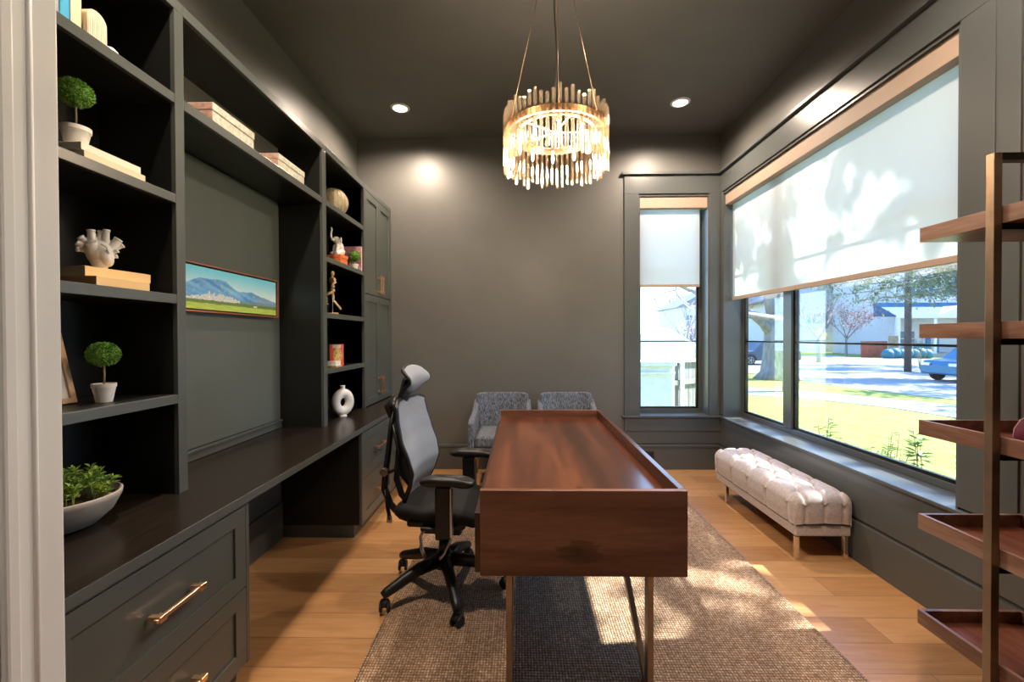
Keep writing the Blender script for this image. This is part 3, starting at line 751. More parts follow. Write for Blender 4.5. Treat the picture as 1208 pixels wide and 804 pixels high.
# pink book standing behind the tiny topiary
def pinkcover(u, v):
    n = noise.noise(Vector((u*9, v*12, 2)))
    c = lerp((.72, .30, .42), (.85, .62, .66), .5+.5*n)
    if noise.noise(Vector((u*16, v*20, 9))) > .25: c = (.45, .08, .22)
    return c
k = thing('book', 'pink patterned book standing upright behind the tiny topiary', 'book', (-1.505, 3.945, Z2))
b = B(); b.box(-.085, .077, -.012, -.009, 0, .222); b.box(-.085, .077, .009, .012, 0, .222); b.box(-.085, -.082, -.009, .009, 0, .222); b.build('cover', mat('pink_cover', (.62, .20, .30), .5), k, bevel=.001)
B().box(-.081, .074, -.0088, .0088, .003, .219).build('pages', 'paper', k)
printed('cover_art', k, (-1.505-.084, 3.945-.0124, Z2+.001), (.160, 0, 0), (0, 0, .220), 30, 40, pinkcover)
def letters(parent, rows, x0, z0, yy, cw, ch, m, gap=.35):
    """blocky capital strokes on a -Y facing cover"""
    G = {'H': ['101', '101', '111', '101', '101'], 'A': ['010', '101', '111', '101', '101'], 'I': ['1', '1', '1', '1', '1'], 'E': ['111', '100', '110', '100', '111'], 'V': ['101', '101', '101', '101', '010'],
         'L': ['100', '100', '100', '100', '111'], 'R': ['110', '101', '110', '101', '101'], 'O': ['111', '101', '101', '101', '111'], 'S': ['111', '100', '111', '001', '111'], 'N': ['101', '111', '111', '111', '101'], 'T': ['111', '010', '010', '010', '010'], 'D': ['110', '101', '101', '101', '110']}
    b = B(); px = cw/3.; pz = ch/5.
    for r_, word in enumerate(rows):
        x = x0
        for chx in word:
            g = G.get(chx)
            if g:
                for j, row in enumerate(g):
                    for i, q in enumerate(row):
                        if q == '1': b.box(x+i*px, x+(i+1)*px, yy-.0008, yy, z0-r_*ch*1.35-(j+1)*pz, z0-r_*ch*1.35-j*pz)
                x += len(g[0])*px+px*gap*2
            else: x += px*2
    return b.build('lettering', m, parent, world=True)
letters(k, ['HAIR', 'LIVE'], -1.575, Z2+.14, 3.9322, .026, .032, 'pale')

# wooden artist mannequin
k = thing('mannequin_figure', 'jointed wooden artist mannequin in running pose on stand', 'figurine', (-1.475, 3.43, Z3), R(203))
B().box(-.040, .040, -.032, .032, 0, .012).build('base', 'lwood', k, bevel=.002)
B().tube([(0, .012, .011), (0, .012, .150)], .0026, 8).build('rod', 'silver', k, smooth=True)
B().lathe([(0, .172), (.014, .174), (.020, .190), (.014, .200), (0, .202)], close=False).build('pelvis', 'lwood', k, smooth=True)
B().lathe([(0, .204), (.014, .206), (.018, .222), (.012, .232), (.022, .250), (.026, .275), (.018, .288), (.006, .292), (.006, .300), (0, .300)], close=False).build('torso', 'lwood', k, smooth=True)
B().ball((0, 0, .318), (.015, .014, .021), 16, 12).build('head', 'lwood', k, smooth=True)
def limb(nm, a, m_, e, r):
    b = B(); b.tube([a, Vector(a).lerp(Vector(m_), .5), m_], [r*.7, r, r*.7], 12); b.ball(m_, r*.75, 10, 8); b.tube([m_, Vector(m_).lerp(Vector(e), .4), e], [r*.65, r*.85, r*.5], 12); return b.build(nm, 'lwood', k, smooth=True)
limb('arm', (0, .030, .280), (-.022, .046, .245), (.012, .048, .215), .0085); limb('arm', (0, -.030, .280), (.010, -.052, .250), (.030, -.040, .275), .0085)
limb('leg', (0, .012, .176), (.050, .016, .150), (.044, .018, .085), .011); limb('leg', (0, -.012, .176), (-.006, -.016, .110), (-.046, -.018, .062), .011)
B().box(.030, .066, .010, .026, .072, .084).build('foot', 'lwood', k, bevel=.004); B().obox((-.052, -.018, .055), (.014, .016, .034), (0, R(30), 0)).build('foot', 'lwood', k, bevel=.004)

# books on the lowest shelf of the far column
def redcover(u, v):
    c = lerp((.80, .08, .05), (.86, .20, .12), v)
    d = math.hypot((u-.58)/.34, (v-.5)/.33)
    if d < 1: c = lerp((.85, .62, .25), (.80, .45, .20), .5+.5*noise.noise(Vector((u*12, v*12, 1))))
    if d < .8 and noise.noise(Vector((u*9, v*9, 5))) > .15: c = (.30, .42, .12)
    if v > .84 and .2 < u < .85: c = (.92, .80, .70)
    return c
k = thing('book', 'red cookbook standing up behind the small white book', 'book', (-1.475, 3.50, Z4), R(12))
b = B(); b.box(-.05, .05, -.014, -.011, 0, .176); b.box(-.05, .05, .011, .014, 0, .176); b.box(-.05, -.047, -.011, .011, 0, .176); b.build('cover', mat('red_cover', (.70, .07, .05), .4), k, bevel=.001)
B().box(-.047, .047, -.0108, .0108, .003, .173).build('pages', 'paper', k)
o = printed('cover_art', k, (0, 0, 0), (.1, 0, 0), (0, 0, .174), 30, 44, redcover); 
for v in o.data.vertices: v.co = Vector((0, 0, 0))+v.co
o.data.transform(Matrix.Rotation(R(12), 4, 'Z') @ Matrix.Identity(4)) if False else None
iv = WM[k.name]
for v in o.data.vertices:
    w = iv @ v.co; v.co = Vector((w.x-.05, -.0144, w.z+.001))
k = thing('book', 'small white book lying flat in front of red cookbook', 'book', (-1.455, 3.415, Z4+.0125), 0)
b = B(); b.box(-.055, .030, -.05, .05, 0, .003); b.box(-.055, .030, -.05, .05, .030, .033); b.box(-.055, -.052, -.05, .05, .003, .030); b.build('cover', 'ceramic', k, bevel=.001); B().box(-.051, .027, -.047, .047, .003, .030).build('pages', 'paper', k)
b = B().box(-.056, .031, -.0502, -.05, .007, .026); b.bm.free()
k = thing('wooden_tray', 'thin wooden board under the small white book', 'tray', (-1.475, 3.42, Z4))
B().box(-.075, .052, -.052, .055, 0, .012).build('board', 'tan2', k, bevel=.002)
b = B(); b.box(-.078, -.070, -.052, .055, .0, .028); b.build('edge', 'tan2', k, bevel=.002)

# donut vase
k = thing('ring_vase', 'white ring shaped vase with short neck on the counter', 'vase', (-1.452, 3.555, CT1), R(52))
b = B(); RR, rr = .060, .036
b.grid(lambda u, v: Vector((RR*1.0*math.cos(2*PI*u)*1.0 + rr*math.cos(2*PI*v)*math.cos(2*PI*u), rr*1.0*math.sin(2*PI*v), .118+(RR*1.18+rr*1.08*math.cos(2*PI*v))*math.sin(2*PI*u))), 48, 20, True)
bmesh.ops.remove_doubles(b.bm, verts=b.bm.verts, dist=1e-5)
b.build('ring_body', 'ceramic', k, smooth=True)
b = B().lathe([(.026, .205), (.019, .222), (.0175, .245), (.021, .254), (.017, .2545), (.0145, .245), (.015, .21)], seg=24, close=False); b.build('neck', 'ceramic', k, smooth=True)
b = B().lathe([(0, 0), (.034, 0), (.032, .010), (.02, .018), (0, .018)], close=False); b.build('foot', 'ceramic', k, smooth=True)

# ------------------------------------------------------------------ rug
RX0, RX1, RY0, RY1 = -.70, 1.437, 1.0, 4.02
def rugf(u, v):
    return Vector((RX0+(RX1-RX0)*u, RY0+(RY1-RY0)*v, .010+.0012*noise.noise(Vector((u*14, v*18, 0)))))
b = B().grid(rugf, 60, 90)
k = b.build('area_rug', 'jute', smooth=True); q = k.modifiers.new('t', 'SOLIDIFY'); q.thickness = .0085; q.offset = -1
tag(k, 'woven natural jute rug lying under desk and office chair', 'rug')

# ------------------------------------------------------------------ desk
DX0, DX1, DY0, DY1, DZ0, DZ1, DS = -.1645, .657, 1.739, 3.666, .497, .839, .783
k = thing('desk', 'large reddish brown wooden desk with raised edge and steel legs', 'desk', ((DX0+DX1)/2, (DY0+DY1)/2, .0125))
gt = .028
B().box(DX0, DX1, DY0, DY0+gt, DZ0, DZ1).build('end_panel', 'desk_end', k, world=True, bevel=.0025)
B().box(DX0, DX1, DY1-gt, DY1, DZ0, DZ1).build('end_panel', 'desk_end', k, world=True, bevel=.0025)
B().box(DX1-gt, DX1, DY0+gt, DY1-gt, DZ0, DZ1).build('side_panel', 'desk_side', k, world=True, bevel=.0025)
B().box(DX0, DX1-gt, DY0+gt, DY1-gt, DS-.03, DS).build('desktop', 'desk_top', k, world=True, bevel=.0025)
B().box(DX0+.03, DX1-gt, DY0+gt, DY1-gt, DZ0, DZ0+.02).build('bottom_panel', 'desk_side', k, world=True)
B().box(DX0+.002, DX0+.02, DY0+gt, DY1-gt, DZ0+.02, DS-.03).build('carcass', 'desk_side', k, world=True)
n = 3; yy0 = DY0+.012; L = (DY1-DY0-.024)/n
for i in range(n):
    d = B().box(DX0-.022, DX0-.001, yy0+i*L+.003, yy0+(i+1)*L-.003, DZ0+.006, DS-.040).build('drawer', 'desk_side', k, world=True, bevel=.002)
def vleg(x, y0, s):
    b = B(); w = .012
    b.box(x-w, x+w, y0-.022, y0+.022, .0125, DZ0); b.box(x-w, x+w, min(y0, y0+s*.70), max(y0, y0+s*.70), DZ0-.010, DZ0)
    b.bar((x, y0+s*.655, DZ0-.006), (x, y0+s*.015, .030), .024, .040, up=(1, 0, 0)) if False else b.prism([(y0+s*.63, DZ0-.002), (y0+s*.70, DZ0-.002), (y0+s*.05, .0126), (y0+s*.0, .0126)], 0, x-w, x+w)
    return b.build('leg', 'bronze', k, world=True, bevel=.0015)
vleg(-.050, 1.775, 1); vleg(.515, 1.775, 1); vleg(-.050, 3.62, -1); vleg(.515, 3.62, -1)

# ------------------------------------------------------------------ tufted bench
BY0, BY1, BX0_, BX1_ = 2.845, 4.045, 1.752, 2.142
k = thing('bench', 'long tufted taupe upholstered bench with slim legs under window', 'bench', ((BX0_+BX1_)/2, (BY0+BY1)/2, 0))
B().box(BX0_+.02, BX1_-.014, BY0+.02, BY1-.02, .150, .222).build('base_rail', 'velvet', k, world=True, bevel=.012, seg=3)
NX, NY = 3, 8
tx = [(i+.5)/NX for i in range(NX)]
def cushion(u, v):
    # u around the section (x), v along; superellipse cross-section
    wx, wy = (BX1_-BX0_)/2, (BY1-BY0)/2
    return None
b = B(); nu, nv = 110, 260; wx, wy = (BX1_-BX0_)/2, (BY1-BY0)/2; cx, cy = (BX0_+BX1_)/2, (BY0+BY1)/2
pts_t = []
for j in range(NY+1):
    for i in range(3):
        if (j % 2 == 0): X = (-.62, 0, .62)[i]
        else:
            if i == 2: continue
            X = (-.31, .31)[i]
        pts_t.append((X*wx, (-1+2*(j+.5)/(NY+1))*wy*.96))
segs = []
for i, p in enumerate(pts_t):
    for q in pts_t[i+1:]:
        d = math.hypot(p[0]-q[0], p[1]-q[1])
        if abs(p[1]-q[1]) > .01 and d < .16: segs.append((p, q))
for p in pts_t:
    if abs(p[0]) > .5*wx: segs.append((p, (math.copysign(wx*1.3, p[0]), p[1])))
for p in pts_t:
    if abs(p[1]) > wy*.80: segs.append((p, (p[0], math.copysign(wy*1.3, p[1]))))
def sd(x, y, s):
    (ax, ay), (bx_, by) = s; dx, dy = bx_-ax, by-ay; t = max(0, min(1, ((x-ax)*dx+(y-ay)*dy)/(dx*dx+dy*dy))); return math.hypot(x-ax-t*dx, y-ay-t*dy)
def dent(x, y):
    dp = min(math.hypot(x-p[0], y-p[1]) for p in pts_t); ds = min(sd(x, y, s) for s in segs)
    return .036*math.exp(-(dp/.022)**2) + .015*math.exp(-(ds/.010)**2) + .005*math.exp(-(ds/.03)**2)
def cush(u, v):
    # map square (-1..1) to a pillow: centre part is the top, borders roll down the sides
    s = (u*2-1)*1.88; t = (v*2-1)*1.285
    def roll(a, half, R_):
        lim = half-R_
        A = abs(a)*half
        if A <= lim: return a*half, 0.
        e = (A-lim); ang = min(e/R_, PI/2+.5)
        x = lim+R_*math.sin(min(ang, PI/2)) - .006*smooth(.05, .125, e-R_*PI/2)
        dz = R_*(1-math.cos(min(ang, PI/2)))
        extra = max(0, e-R_*PI/2)
        return math.copysign(x, a), dz+extra
    R_ = .075
    x, dx = roll(s, wx, R_); y, dy = roll(t, wy, R_)
    z = .432 + .012*(1-(x/wx)**2) - math.sqrt(dx*dx+dy*dy)
    ox, oy = abs(x)-(wx-.055), abs(y)-(wy-.055)
    if ox > 0 and oy > 0:
        f_ = max(ox, oy)/math.hypot(ox, oy); x = math.copysign(wx-.055+ox*f_, x); y = math.copysign(wy-.055+oy*f_, y)
    dd = dent(x, y)
    z2 = max(z-dd*(1 if dx+dy < R_*.9 else 0), .216)
    if dx > R_*.9: x -= math.copysign(dd*.55, x)
    if dy > R_*.9: y -= math.copysign(dd*.55, y)
    return Vector((cx+x, cy+y, z2))
b.grid(cush, nu, nv)
b.build('cushion', 'velvet', k, world=True, smooth=True)
b = B()
for p in pts_t: b.ball((cx+p[0], cy+p[1], .444-.040+.012*(1-(p[0]/wx)**2)-.010), (.011, .011, .006), 10, 6)
b.build('buttons', 'velvet', k, world=True, smooth=True)
for lx, ly in ((BX0_+.035, BY0+.035), (BX1_-.045, BY0+.035), (BX0_+.035, BY1-.20), (BX1_-.045, BY1-.20)):
    B().bar((lx, ly, .151), (lx, ly, 0), .026, .026, up=(0, 1, 0)).build('leg', 'chrome', k, world=True, bevel=.003)

# ------------------------------------------------------------------ visitor armchairs
def armchair(loc, label):
    k = thing('armchair', label, 'armchair', loc, 0, 'grey tweed armchairs by the end wall')
    # local: back along +y, faces -y. width .55
    w = .272
    def back(u, v):
        x = (u*2-1)*w; e = abs(u*2-1)
        z = .40+.46*v - (.015*smooth(.80, 1, e)*v)
        return Vector((x, .20 + .055*v - .05*smooth(.55, 1, e)*(1), z))
    B().grid(back, 24, 12).build('backrest', 'tweed', k, smooth=True, solid=.062, bevel=.012, seg=3)
    for s_ in (-1, 1):
        pts = [(-.36, .40), (.20, .40), (.235, .80), (.17, .76), (.02, .70), (-.30, .665), (-.35, .64)]
        b = B().prism(pts, 0, s_*w-.028, s_*w+.028); b.build('arm', 'tweed', k, bevel=.02, seg=3, smooth=False)
    B().box(-w+.03, w-.03, -.335, .19, .405, .515).build('seat_cushion', 'tweed', k, bevel=.03, seg=4)
    B().box(-w, w, -.34, .22, .345, .402).build('seat_base', 'tweed', k, bevel=.012, seg=3)
    for sx in (-1, 1):
        for yy, lean in ((-.29, -.04), (.19, .05)):
            B().tube([(sx*(w-.035), yy, .345), (sx*(w+.005), yy+lean, 0)], [.019, .011], 12).build('leg', 'legwood', k, smooth=True)
    return k
ac = armchair((-.195, 4.42, 0), 'left grey tweed armchair, its arm and seat showing beside desk')
dup(ac, (.475, 4.42, 0), 0, 'right grey tweed armchair, only its back showing above desk')

# ------------------------------------------------------------------ office chair (local +x is forward)
OZ = .0115
k = thing('office_chair', 'black ergonomic office chair with grey mesh back and headrest', 'office chair', (-.44, 2.49, OZ), R(-7))
def prof(z):
    P_ = [(.42, -.200), (.49, -.215), (.56, -.190), (.65, -.150), (.72, -.132), (.79, -.148), (.90, -.188), (1.0, -.212), (1.09, -.222)]
    for (a, x), (c, y) in zip(P_, P_[1:]):
        if a <= z <= c: t = (z-a)/(c-a); t = t*t*(3-2*t)*.35+t*.65; return x+(y-x)*t
    return P_[-1][1]
def hw(v):  # half width along height
    return .150+.088*math.sin(min(1, v*1.45)*PI/2) - .030*smooth(.62, 1, v) 
def bk(u, v):
    z = .475+.61*v; y = (u*2-1)*hw(v); e = abs(u*2-1)
    z2 = z - .018*smooth(.7, 1, e)*smooth(.85, 1, v) + .02*smooth(.7, 1, e)*smooth(.15, 0, v)
    return Vector((prof(min(1.09, z))+.035*e*e, y, z2))
B().grid(bk, 24, 40).build('mesh_back', 'meshgrey', k, smooth=True, solid=.006)
edge = [bk(0, j/30) for j in range(31)]+[bk(i/14, 1) for i in range(1, 14)]+[bk(1, 1-j/30) for j in range(31)]+[bk(1-i/10, 0) for i in range(1, 10)]
edge.append(edge[0]); edge.append(edge[1])
B().tube([p+Vector((-.008, 0, 0)) for p in edge], .0125, 10, cap=False, flat=(1, 1)).build('back_rim', 'black', k, smooth=True)
# headrest
def hd(u, v):
    a = u*2-1; w_ = .152*(1-.14*smooth(.5, 0, v)-.10*smooth(.75, 1, v)); z_ = 1.125+.150*v
    return Vector((-.185+.040*math.sin(v*PI)-.012*v+.016*a*a, a*w_, z_-.022*a*a*smooth(.4, 1, v)+.030*a*a*smooth(.5, 0, v)))
B().grid(hd, 20, 12).build('headrest', 'meshgrey', k, smooth=True, solid=.010)
ed = [hd(0, j/12) for j in range(13)]+[hd(i/16, 1) for i in range(1, 16)]+[hd(1, 1-j/12) for j in range(13)]+[hd(1-i/16, 0) for i in range(1, 16)]
ed.append(ed[0]); ed.append(ed[1])
B().tube([p+Vector((-.006, 0, 0)) for p in ed], .0095, 8, cap=False).build('headrest_rim', 'black', k, smooth=True)
b = B(); b.tube([(-.175, 0, 1.22), (-.215, 0, 1.19), (-.225, 0, 1.13), (-.240, 0, 1.08), (-.27, 0, 1.05)], [.020, .026, .030, .034, .032], 12, flat=(2.2, .8)); b.build('headrest_bracket', 'black', k, smooth=True)
# spine
b = B(); b.tube([(-.225, 0, 1.075), (-.27, 0, 1.075), (-.300, 0, 1.045), (-.285, 0, .985)], [.026, .036, .040, .032], 12, flat=(2.4, .9)); b.tube([(-.215, -.19, 1.065), (-.250, -.10, 1.085), (-.255, 0, 1.085), (-.250, .10, 1.085), (-.215, .19, 1.065)], .020, 10)
b.build('top_yoke', 'black', k, smooth=True)
for s_ in (-1, 1):
    B().tube([(-.275, s_*.050, 1.02), (-.290, s_*.062, .90), (-.300, s_*.075, .78), (-.310, s_*.085, .68), (-.318, s_*.085, .59), (-.285, s_*.080, .50), (-.225, s_*.075, .435), (-.13, s_*.07, .405), (-.02, s_*.06, .40)], [.018, .018, .018, .020, .021, .020, .020, .020, .022], 10, flat=(.8, 1.2)).build('back_strut', 'black', k, smooth=True)
    B().tube([(-.285, s_*.055, .97), (-.230, s_*.09, .80), (-.25, s_*.09, .70), (-.312, s_*.088, .67)], .011, 8).build('brace', 'black', k, smooth=True)
    o = B().tube([(-.305, s_*.100, .69), (-.305, s_*.128, .69)], .022, 20).build('pivot_cap', 'bronze', k, smooth=False, bevel=.003); o['label'] = 'round bronze pivot cap'
B().tube([(-.20, 0, .60), (-.235, 0, .66), (-.25, 0, .72), (-.235, 0, .80), (-.19, 0, .84)], [.02, .03, .03, .03, .02], 10, flat=(2.2, .5)).build('lumbar_support', 'black', k, smooth=True)
b = B(); b.tube([(-.29, -.13, .60), (-.278, -.135, .50), (-.262, -.138, .44)], .017, 8, flat=(.4, 1.1)); o = b.build('tilt_lever', 'blackmetal', k, smooth=True)
b = B().box(-.278, -.248, -.149, -.146, .425, .462); b.build('tag', 'silver', k)
# seat
def seatf(u, v):
    a = u*2-1; x = -.20+.435*v
    return Vector((x, a*(.235-.03*smooth(.75, 1, v)), .500+.012*a*a+.02*smooth(.35, 0, v)-.035*smooth(.75, 1, v)-.012*smooth(.8, 1, abs(a))))
B().grid(seatf, 20, 20).build('seat', 'seatblack', k, smooth=True, solid=.055, bevel=.015)
b = B(); b.box(-.15, .17, -.19, .19, .425, .462); b.box(-.11, .12, -.085, .085, .345, .43); b.box(-.06, .06, -.235, .235, .425, .45)
b.build('seat_mechanism', 'black', k, bevel=.015, seg=3)
for s_ in (-1, 1):
    y = s_*.275
    B().box(.040, .118, y-.018, y+.018, .42, .68).build('arm_post', 'black', k, bevel=.008)
    o = B().box(.118, .128, y-.019, y+.019, .43, .675).build('arm_trim', 'silver', k, bevel=.003); o['label'] = 'silver strip on arm post'
    B().bar((.080, y, .425), (.05, s_*.17, .438), .080, .034).build('arm_bracket', 'black', k, bevel=.006)
    def pad(u, v, y=y):
        a = 2*PI*u; ca_, sa_ = math.cos(a), math.sin(a); e = .45
        X = .145*math.copysign(abs(ca_)**e, ca_); Y = .046*math.copysign(abs(sa_)**e, sa_)
        ph = (v-.5)*PI; rr_ = math.cos(ph)**.35 if abs(ph) < PI/2-1e-6 else 0
        return Vector((.103+X*rr_*.97, y+Y*rr_, .712+.023*math.sin(ph)-.008*smooth(.6, 1, abs(X)/.145)))
    B().grid(pad, 32, 14, True).build('arm_pad', 'black', k, smooth=True)
# column and base
B().tube([(0, 0, .345), (0, 0, .28)], .014, 14).build('gas_lift', 'chrome', k, smooth=True)
B().tube([(0, 0, .285), (0, 0, .20)], [.028, .034], 16).build('column_sleeve', 'black', k, smooth=True)
b = B(); b.tube([(-.06, -.12, .42), (-.085, -.15, .36), (-.075, -.16, .30), (-.055, -.165, .255)], .008, 8, flat=(.6, 1.4)); o = b.build('control_lever', 'silver', k, smooth=True)
b = B(); b.tube([(.09, -.13, .42), (.085, -.16, .36), (.055, -.175, .29), (.03, -.18, .26)], .007, 8); b.build('control_lever', 'silver', k, smooth=True)
B().tube([(0, 0, .135), (0, 0, .215)], [.062, .046], 24).build('base_hub', 'black', k, bevel=.004)
for i in range(5):
    a = R(9+72*i); dx, dy = math.cos(a), math.sin(a); RB = .35
    b = B(); b.tube([(dx*.03, dy*.03, .175), (dx*.16, dy*.16, .160), (dx*(RB-.01), dy*(RB-.01), .098), (dx*(RB+.012), dy*(RB+.012), .088)], [.040, .034, .026, .020], 12, flat=(.9, 1))
    lg = b.build('base_leg', 'black', k, smooth=True)
    th = a+R(60 if i % 2 else -50); wx_, wy_ = math.cos(th), math.sin(th); c = Vector((dx*RB, dy*RB, 0)); off = Vector((wx_, wy_, 0))*.0; ax = Vector((-wy_, wx_, 0))
    b = B()
    for s_ in (-1, 1): b.tube([c+off+ax*s_*.012+Vector((0, 0, .029)), c+off+ax*s_*.026+Vector((0, 0, .029))], .029, 20)
    cs = b.build('caster', 'black', k, bevel=.004)
    b = B(); b.tube([c+Vector((0, 0, .03)), c+Vector((0, 0, .092))], .009, 8); b.tube([c+off+ax*-.020+Vector((0, 0, .045)), c+off+ax*.020+Vector((0, 0, .045))], .022, 12); b.build('caster_hood', 'black', cs, smooth=True)

# ------------------------------------------------------------------ open tray shelf at the right
k = thing('etagere', 'tall open shelf with five wooden trays in steel frame', 'shelf', (1.86, 1.25, 0))
EX0, EX1, EY0, EY1 = 1.645, 2.065, .74, 1.85
for (px_, py_) in ((EX0-.028, 1.538), (EX1, 1.538), (EX0-.028, .93), (EX1, .93)):
    B().box(px_, px_+.028, py_, py_+.028, 0, 2.072).build('post', 'bronze', k, world=True, bevel=.0015)
for z in (2.045,):
    for py_ in (.93, 1.538): B().box(EX0, EX1, py_, py_+.028, z, z+.026).build('crossbar', 'blackmetal', k, world=True)
TZ = [(1.831, 1.889), (1.437, 1.495), (1.040, 1.100), (.650, .712), (.255, .313)]
for z0, z1 in TZ:
    b = B(); t = .016
    b.box(EX0+.001, EX0+t, EY0, EY1, z0, z1); b.box(EX1-t, EX1-.001, EY0, EY1, z0, z1); b.box(EX0+t, EX1-t, EY1-t, EY1, z0, z1); b.box(EX0+t, EX1-t, EY0, EY0+t, z0, z1)
    tr = b.build('tray', 'tray', k, world=True, bevel=.001)
    B().box(EX0+t, EX1-t, EY0+t, EY1-t, z0, z0+.012).build('tray_floor', 'trayfloor', tr, world=False) if False else None
    bb = B().box(EX0+t, EX1-t, EY0+t, EY1-t, z0, z0+.012); fo = bb.build('tray_floor', 'trayfloor', tr, world=True)
    for py_ in (.93, 1.538): B().box(EX0, EX1, py_, py_+.028, z0-.022, z0-.0005).build('crossbar', 'blackmetal', k, world=True)
# maroon cushion-like ball on the middle tray
k = thing('maroon_cap', 'maroon cap with pale piping on the middle tray, cut by frame edge', 'cap', (1.925, 1.625, 1.0525), R(20))
B().lathe([(0, 0), (.085, 0), (.095, .012), (.092, .045), (.078, .078), (.05, .100), (.02, .109), (0, .110)], seg=40, close=False).build('crown', 'maroon', k, smooth=True)
b = B(); b.tube([(.0955*math.cos(q), .0955*math.sin(q), .006) for q in [2*PI*i/40 for i in range(42)]], .003, 6, cap=False)
for a in (0, PI/3, 2*PI/3):
    b.tube([(math.cos(a)*r_, math.sin(a)*r_, z_) for r_, z_ in ((-.096, .010), (-.0935, .045), (-.079, .079), (-.05, .102), (0, .112), (.05, .102), (.079, .079), (.0935, .045), (.096, .010))], .0024, 6)
b.build('piping', 'pinkpipe', k, smooth=True)
def brim(u, v):
    a = (u-.5)*2.0; r_ = .09+.065*v*math.cos(a*.9)
    return Vector((r_*math.cos(a+PI), r_*math.sin(a+PI), .008+.004*math.sin(v*3)))
B().grid(brim, 20, 6).build('brim', 'maroon', k, smooth=True, solid=.004)

# ------------------------------------------------------------------ chandelier
CXc, CYc = .19, 2.50
def rayx(px): return (px-614)/519.
CXc = rayx(655.8)*CYc
k = thing('chandelier', 'round chandelier of amber glass rods on a gold ring', 'chandelier', (CXc, CYc, ZC-.03))
Rr = .286
B().lathe([(0, 3.585), (.065, 3.585), (.068, 3.592), (.068, 3.618), (0, 3.618)], (CXc, CYc, 0), close=False).build('canopy', 'brass', k, world=True, bevel=.001)
def ring(z0, z1, r, t): return B().lathe([(r-t, z0), (r+t, z0), (r+t, z1), (r-t, z1), (r-t, z0)], (CXc, CYc, 0), 72, close=False)
ring(2.585, 2.622, Rr-.016, .005).build('ring', 'brass', k, world=True)
NR = 56
for i in range(NR):
    a = 2*PI*i/NR; z1 = 2.690+random.uniform(-.022, .026); z0 = 2.385+random.uniform(-.022, .026); c, s_ = math.cos(a), math.sin(a)
    b = B(); b.tube([(CXc+Rr*c, CYc+Rr*s_, z0), (CXc+Rr*c, CYc+Rr*s_, z1)], .0095, 8)
    rd = b.build('glass_rod', 'rod', k, world=True, smooth=False)
    B().bar((CXc+(Rr-.013)*c, CYc+(Rr-.013)*s_, 2.590), (CXc+(Rr-.013)*c, CYc+(Rr-.013)*s_, 2.618), .017, .008, up=(c, s_, 0)).build('clip', 'brass', rd, world=True)
NB = 10
for i in range(NB):
    a = 2*PI*(i+.5)/NB; r_ = Rr*.74
    B().ball((CXc+r_*math.cos(a), CYc+r_*math.sin(a), 2.535), (.009, .009, .028), 12, 10).build('bulb', 'bulb', k, world=True, smooth=True)
    B().tube([(CXc+r_*math.cos(a), CYc+r_*math.sin(a), 2.565), (CXc+r_*math.cos(a), CYc+r_*math.sin(a), 2.597)], .010, 10).build('bulb_holder', 'brass', k, world=True, smooth=True)
    l = bpy.data.lights.new('chandelier_glow', 'POINT'); l.energy = 3.0; l.color = (1, .82, .64); l.shadow_soft_size = .03
    lo = bpy.data.objects.new('chandelier_glow', l); C.objects.link(lo); lo.location = (CXc+r_*.8*math.cos(a), CYc+r_*.8*math.sin(a), 2.535)
ring(2.594, 2.602, Rr*.74, .006).build('bulb_ring', 'brass', k, world=True)
b = B()
for i in range(5):
    a = 2*PI*i/5; b.tube([(CXc, CYc, 2.600), (CXc+(Rr-.018)*math.cos(a), CYc+(Rr-.018)*math.sin(a), 2.600)], .004, 8)
b.build('spokes', 'brass', k, world=True, smooth=True)
for a in (R(200), R(-40), R(80)):
    B().tube([(CXc+.05*math.cos(a), CYc+.05*math.sin(a), 3.588), (CXc+(Rr-.018)*math.cos(a), CYc+(Rr-.018)*math.sin(a), 2.62)], .0016, 6).build('cable', 'brass', k, world=True, smooth=True)
B().tube([(CXc, CYc, 3.588), (CXc-.006, CYc, 3.3), (CXc+.008, CYc, 3.0), (CXc-.004, CYc, 2.75), (CXc, CYc, 2.60)], .0035, 8).build('power_cord', 'black', k, world=True, smooth=True)

# ------------------------------------------------------------------ recessed ceiling lamps
def can(x, y, label, e):
    k = thing('recessed_light', label, 'ceiling light', (x, y, ZC), 0, 'recessed ceiling lights')
    B().lathe([(.062, -.001), (.090, -.001), (.088, -.006), (.066, -.012), (.062, -.001)], seg=40, close=False).build('trim_ring', 'white', k, smooth=True)
    B().lathe([(0, -.004), (.062, -.004), (.060, -.008), (0, -.008)], seg=32, close=False).build('lens', 'lens', k)
    l = bpy.data.lights.new('can_beam', 'SPOT'); l.energy = e; l.color = (1, .81, .64); l.spot_size = R(168); l.spot_blend = .6; l.shadow_soft_size = .06
    lo = bpy.data.objects.new('can_beam', l); C.objects.link(lo); lo.location = (x, y, ZC-.02)
CAN = 112
can(-1.135, 4.17, 'left recessed ceiling light above the tall cabinet', CAN); can(1.49, 4.14, 'right recessed ceiling light near the window corner', CAN)
can(-1.0, 1.6, 'added unseen ceiling light over the near bookcase', CAN); can(1.45, 1.6, 'added unseen ceiling light over the tray shelf', CAN)  # pair added above the view to brighten the room

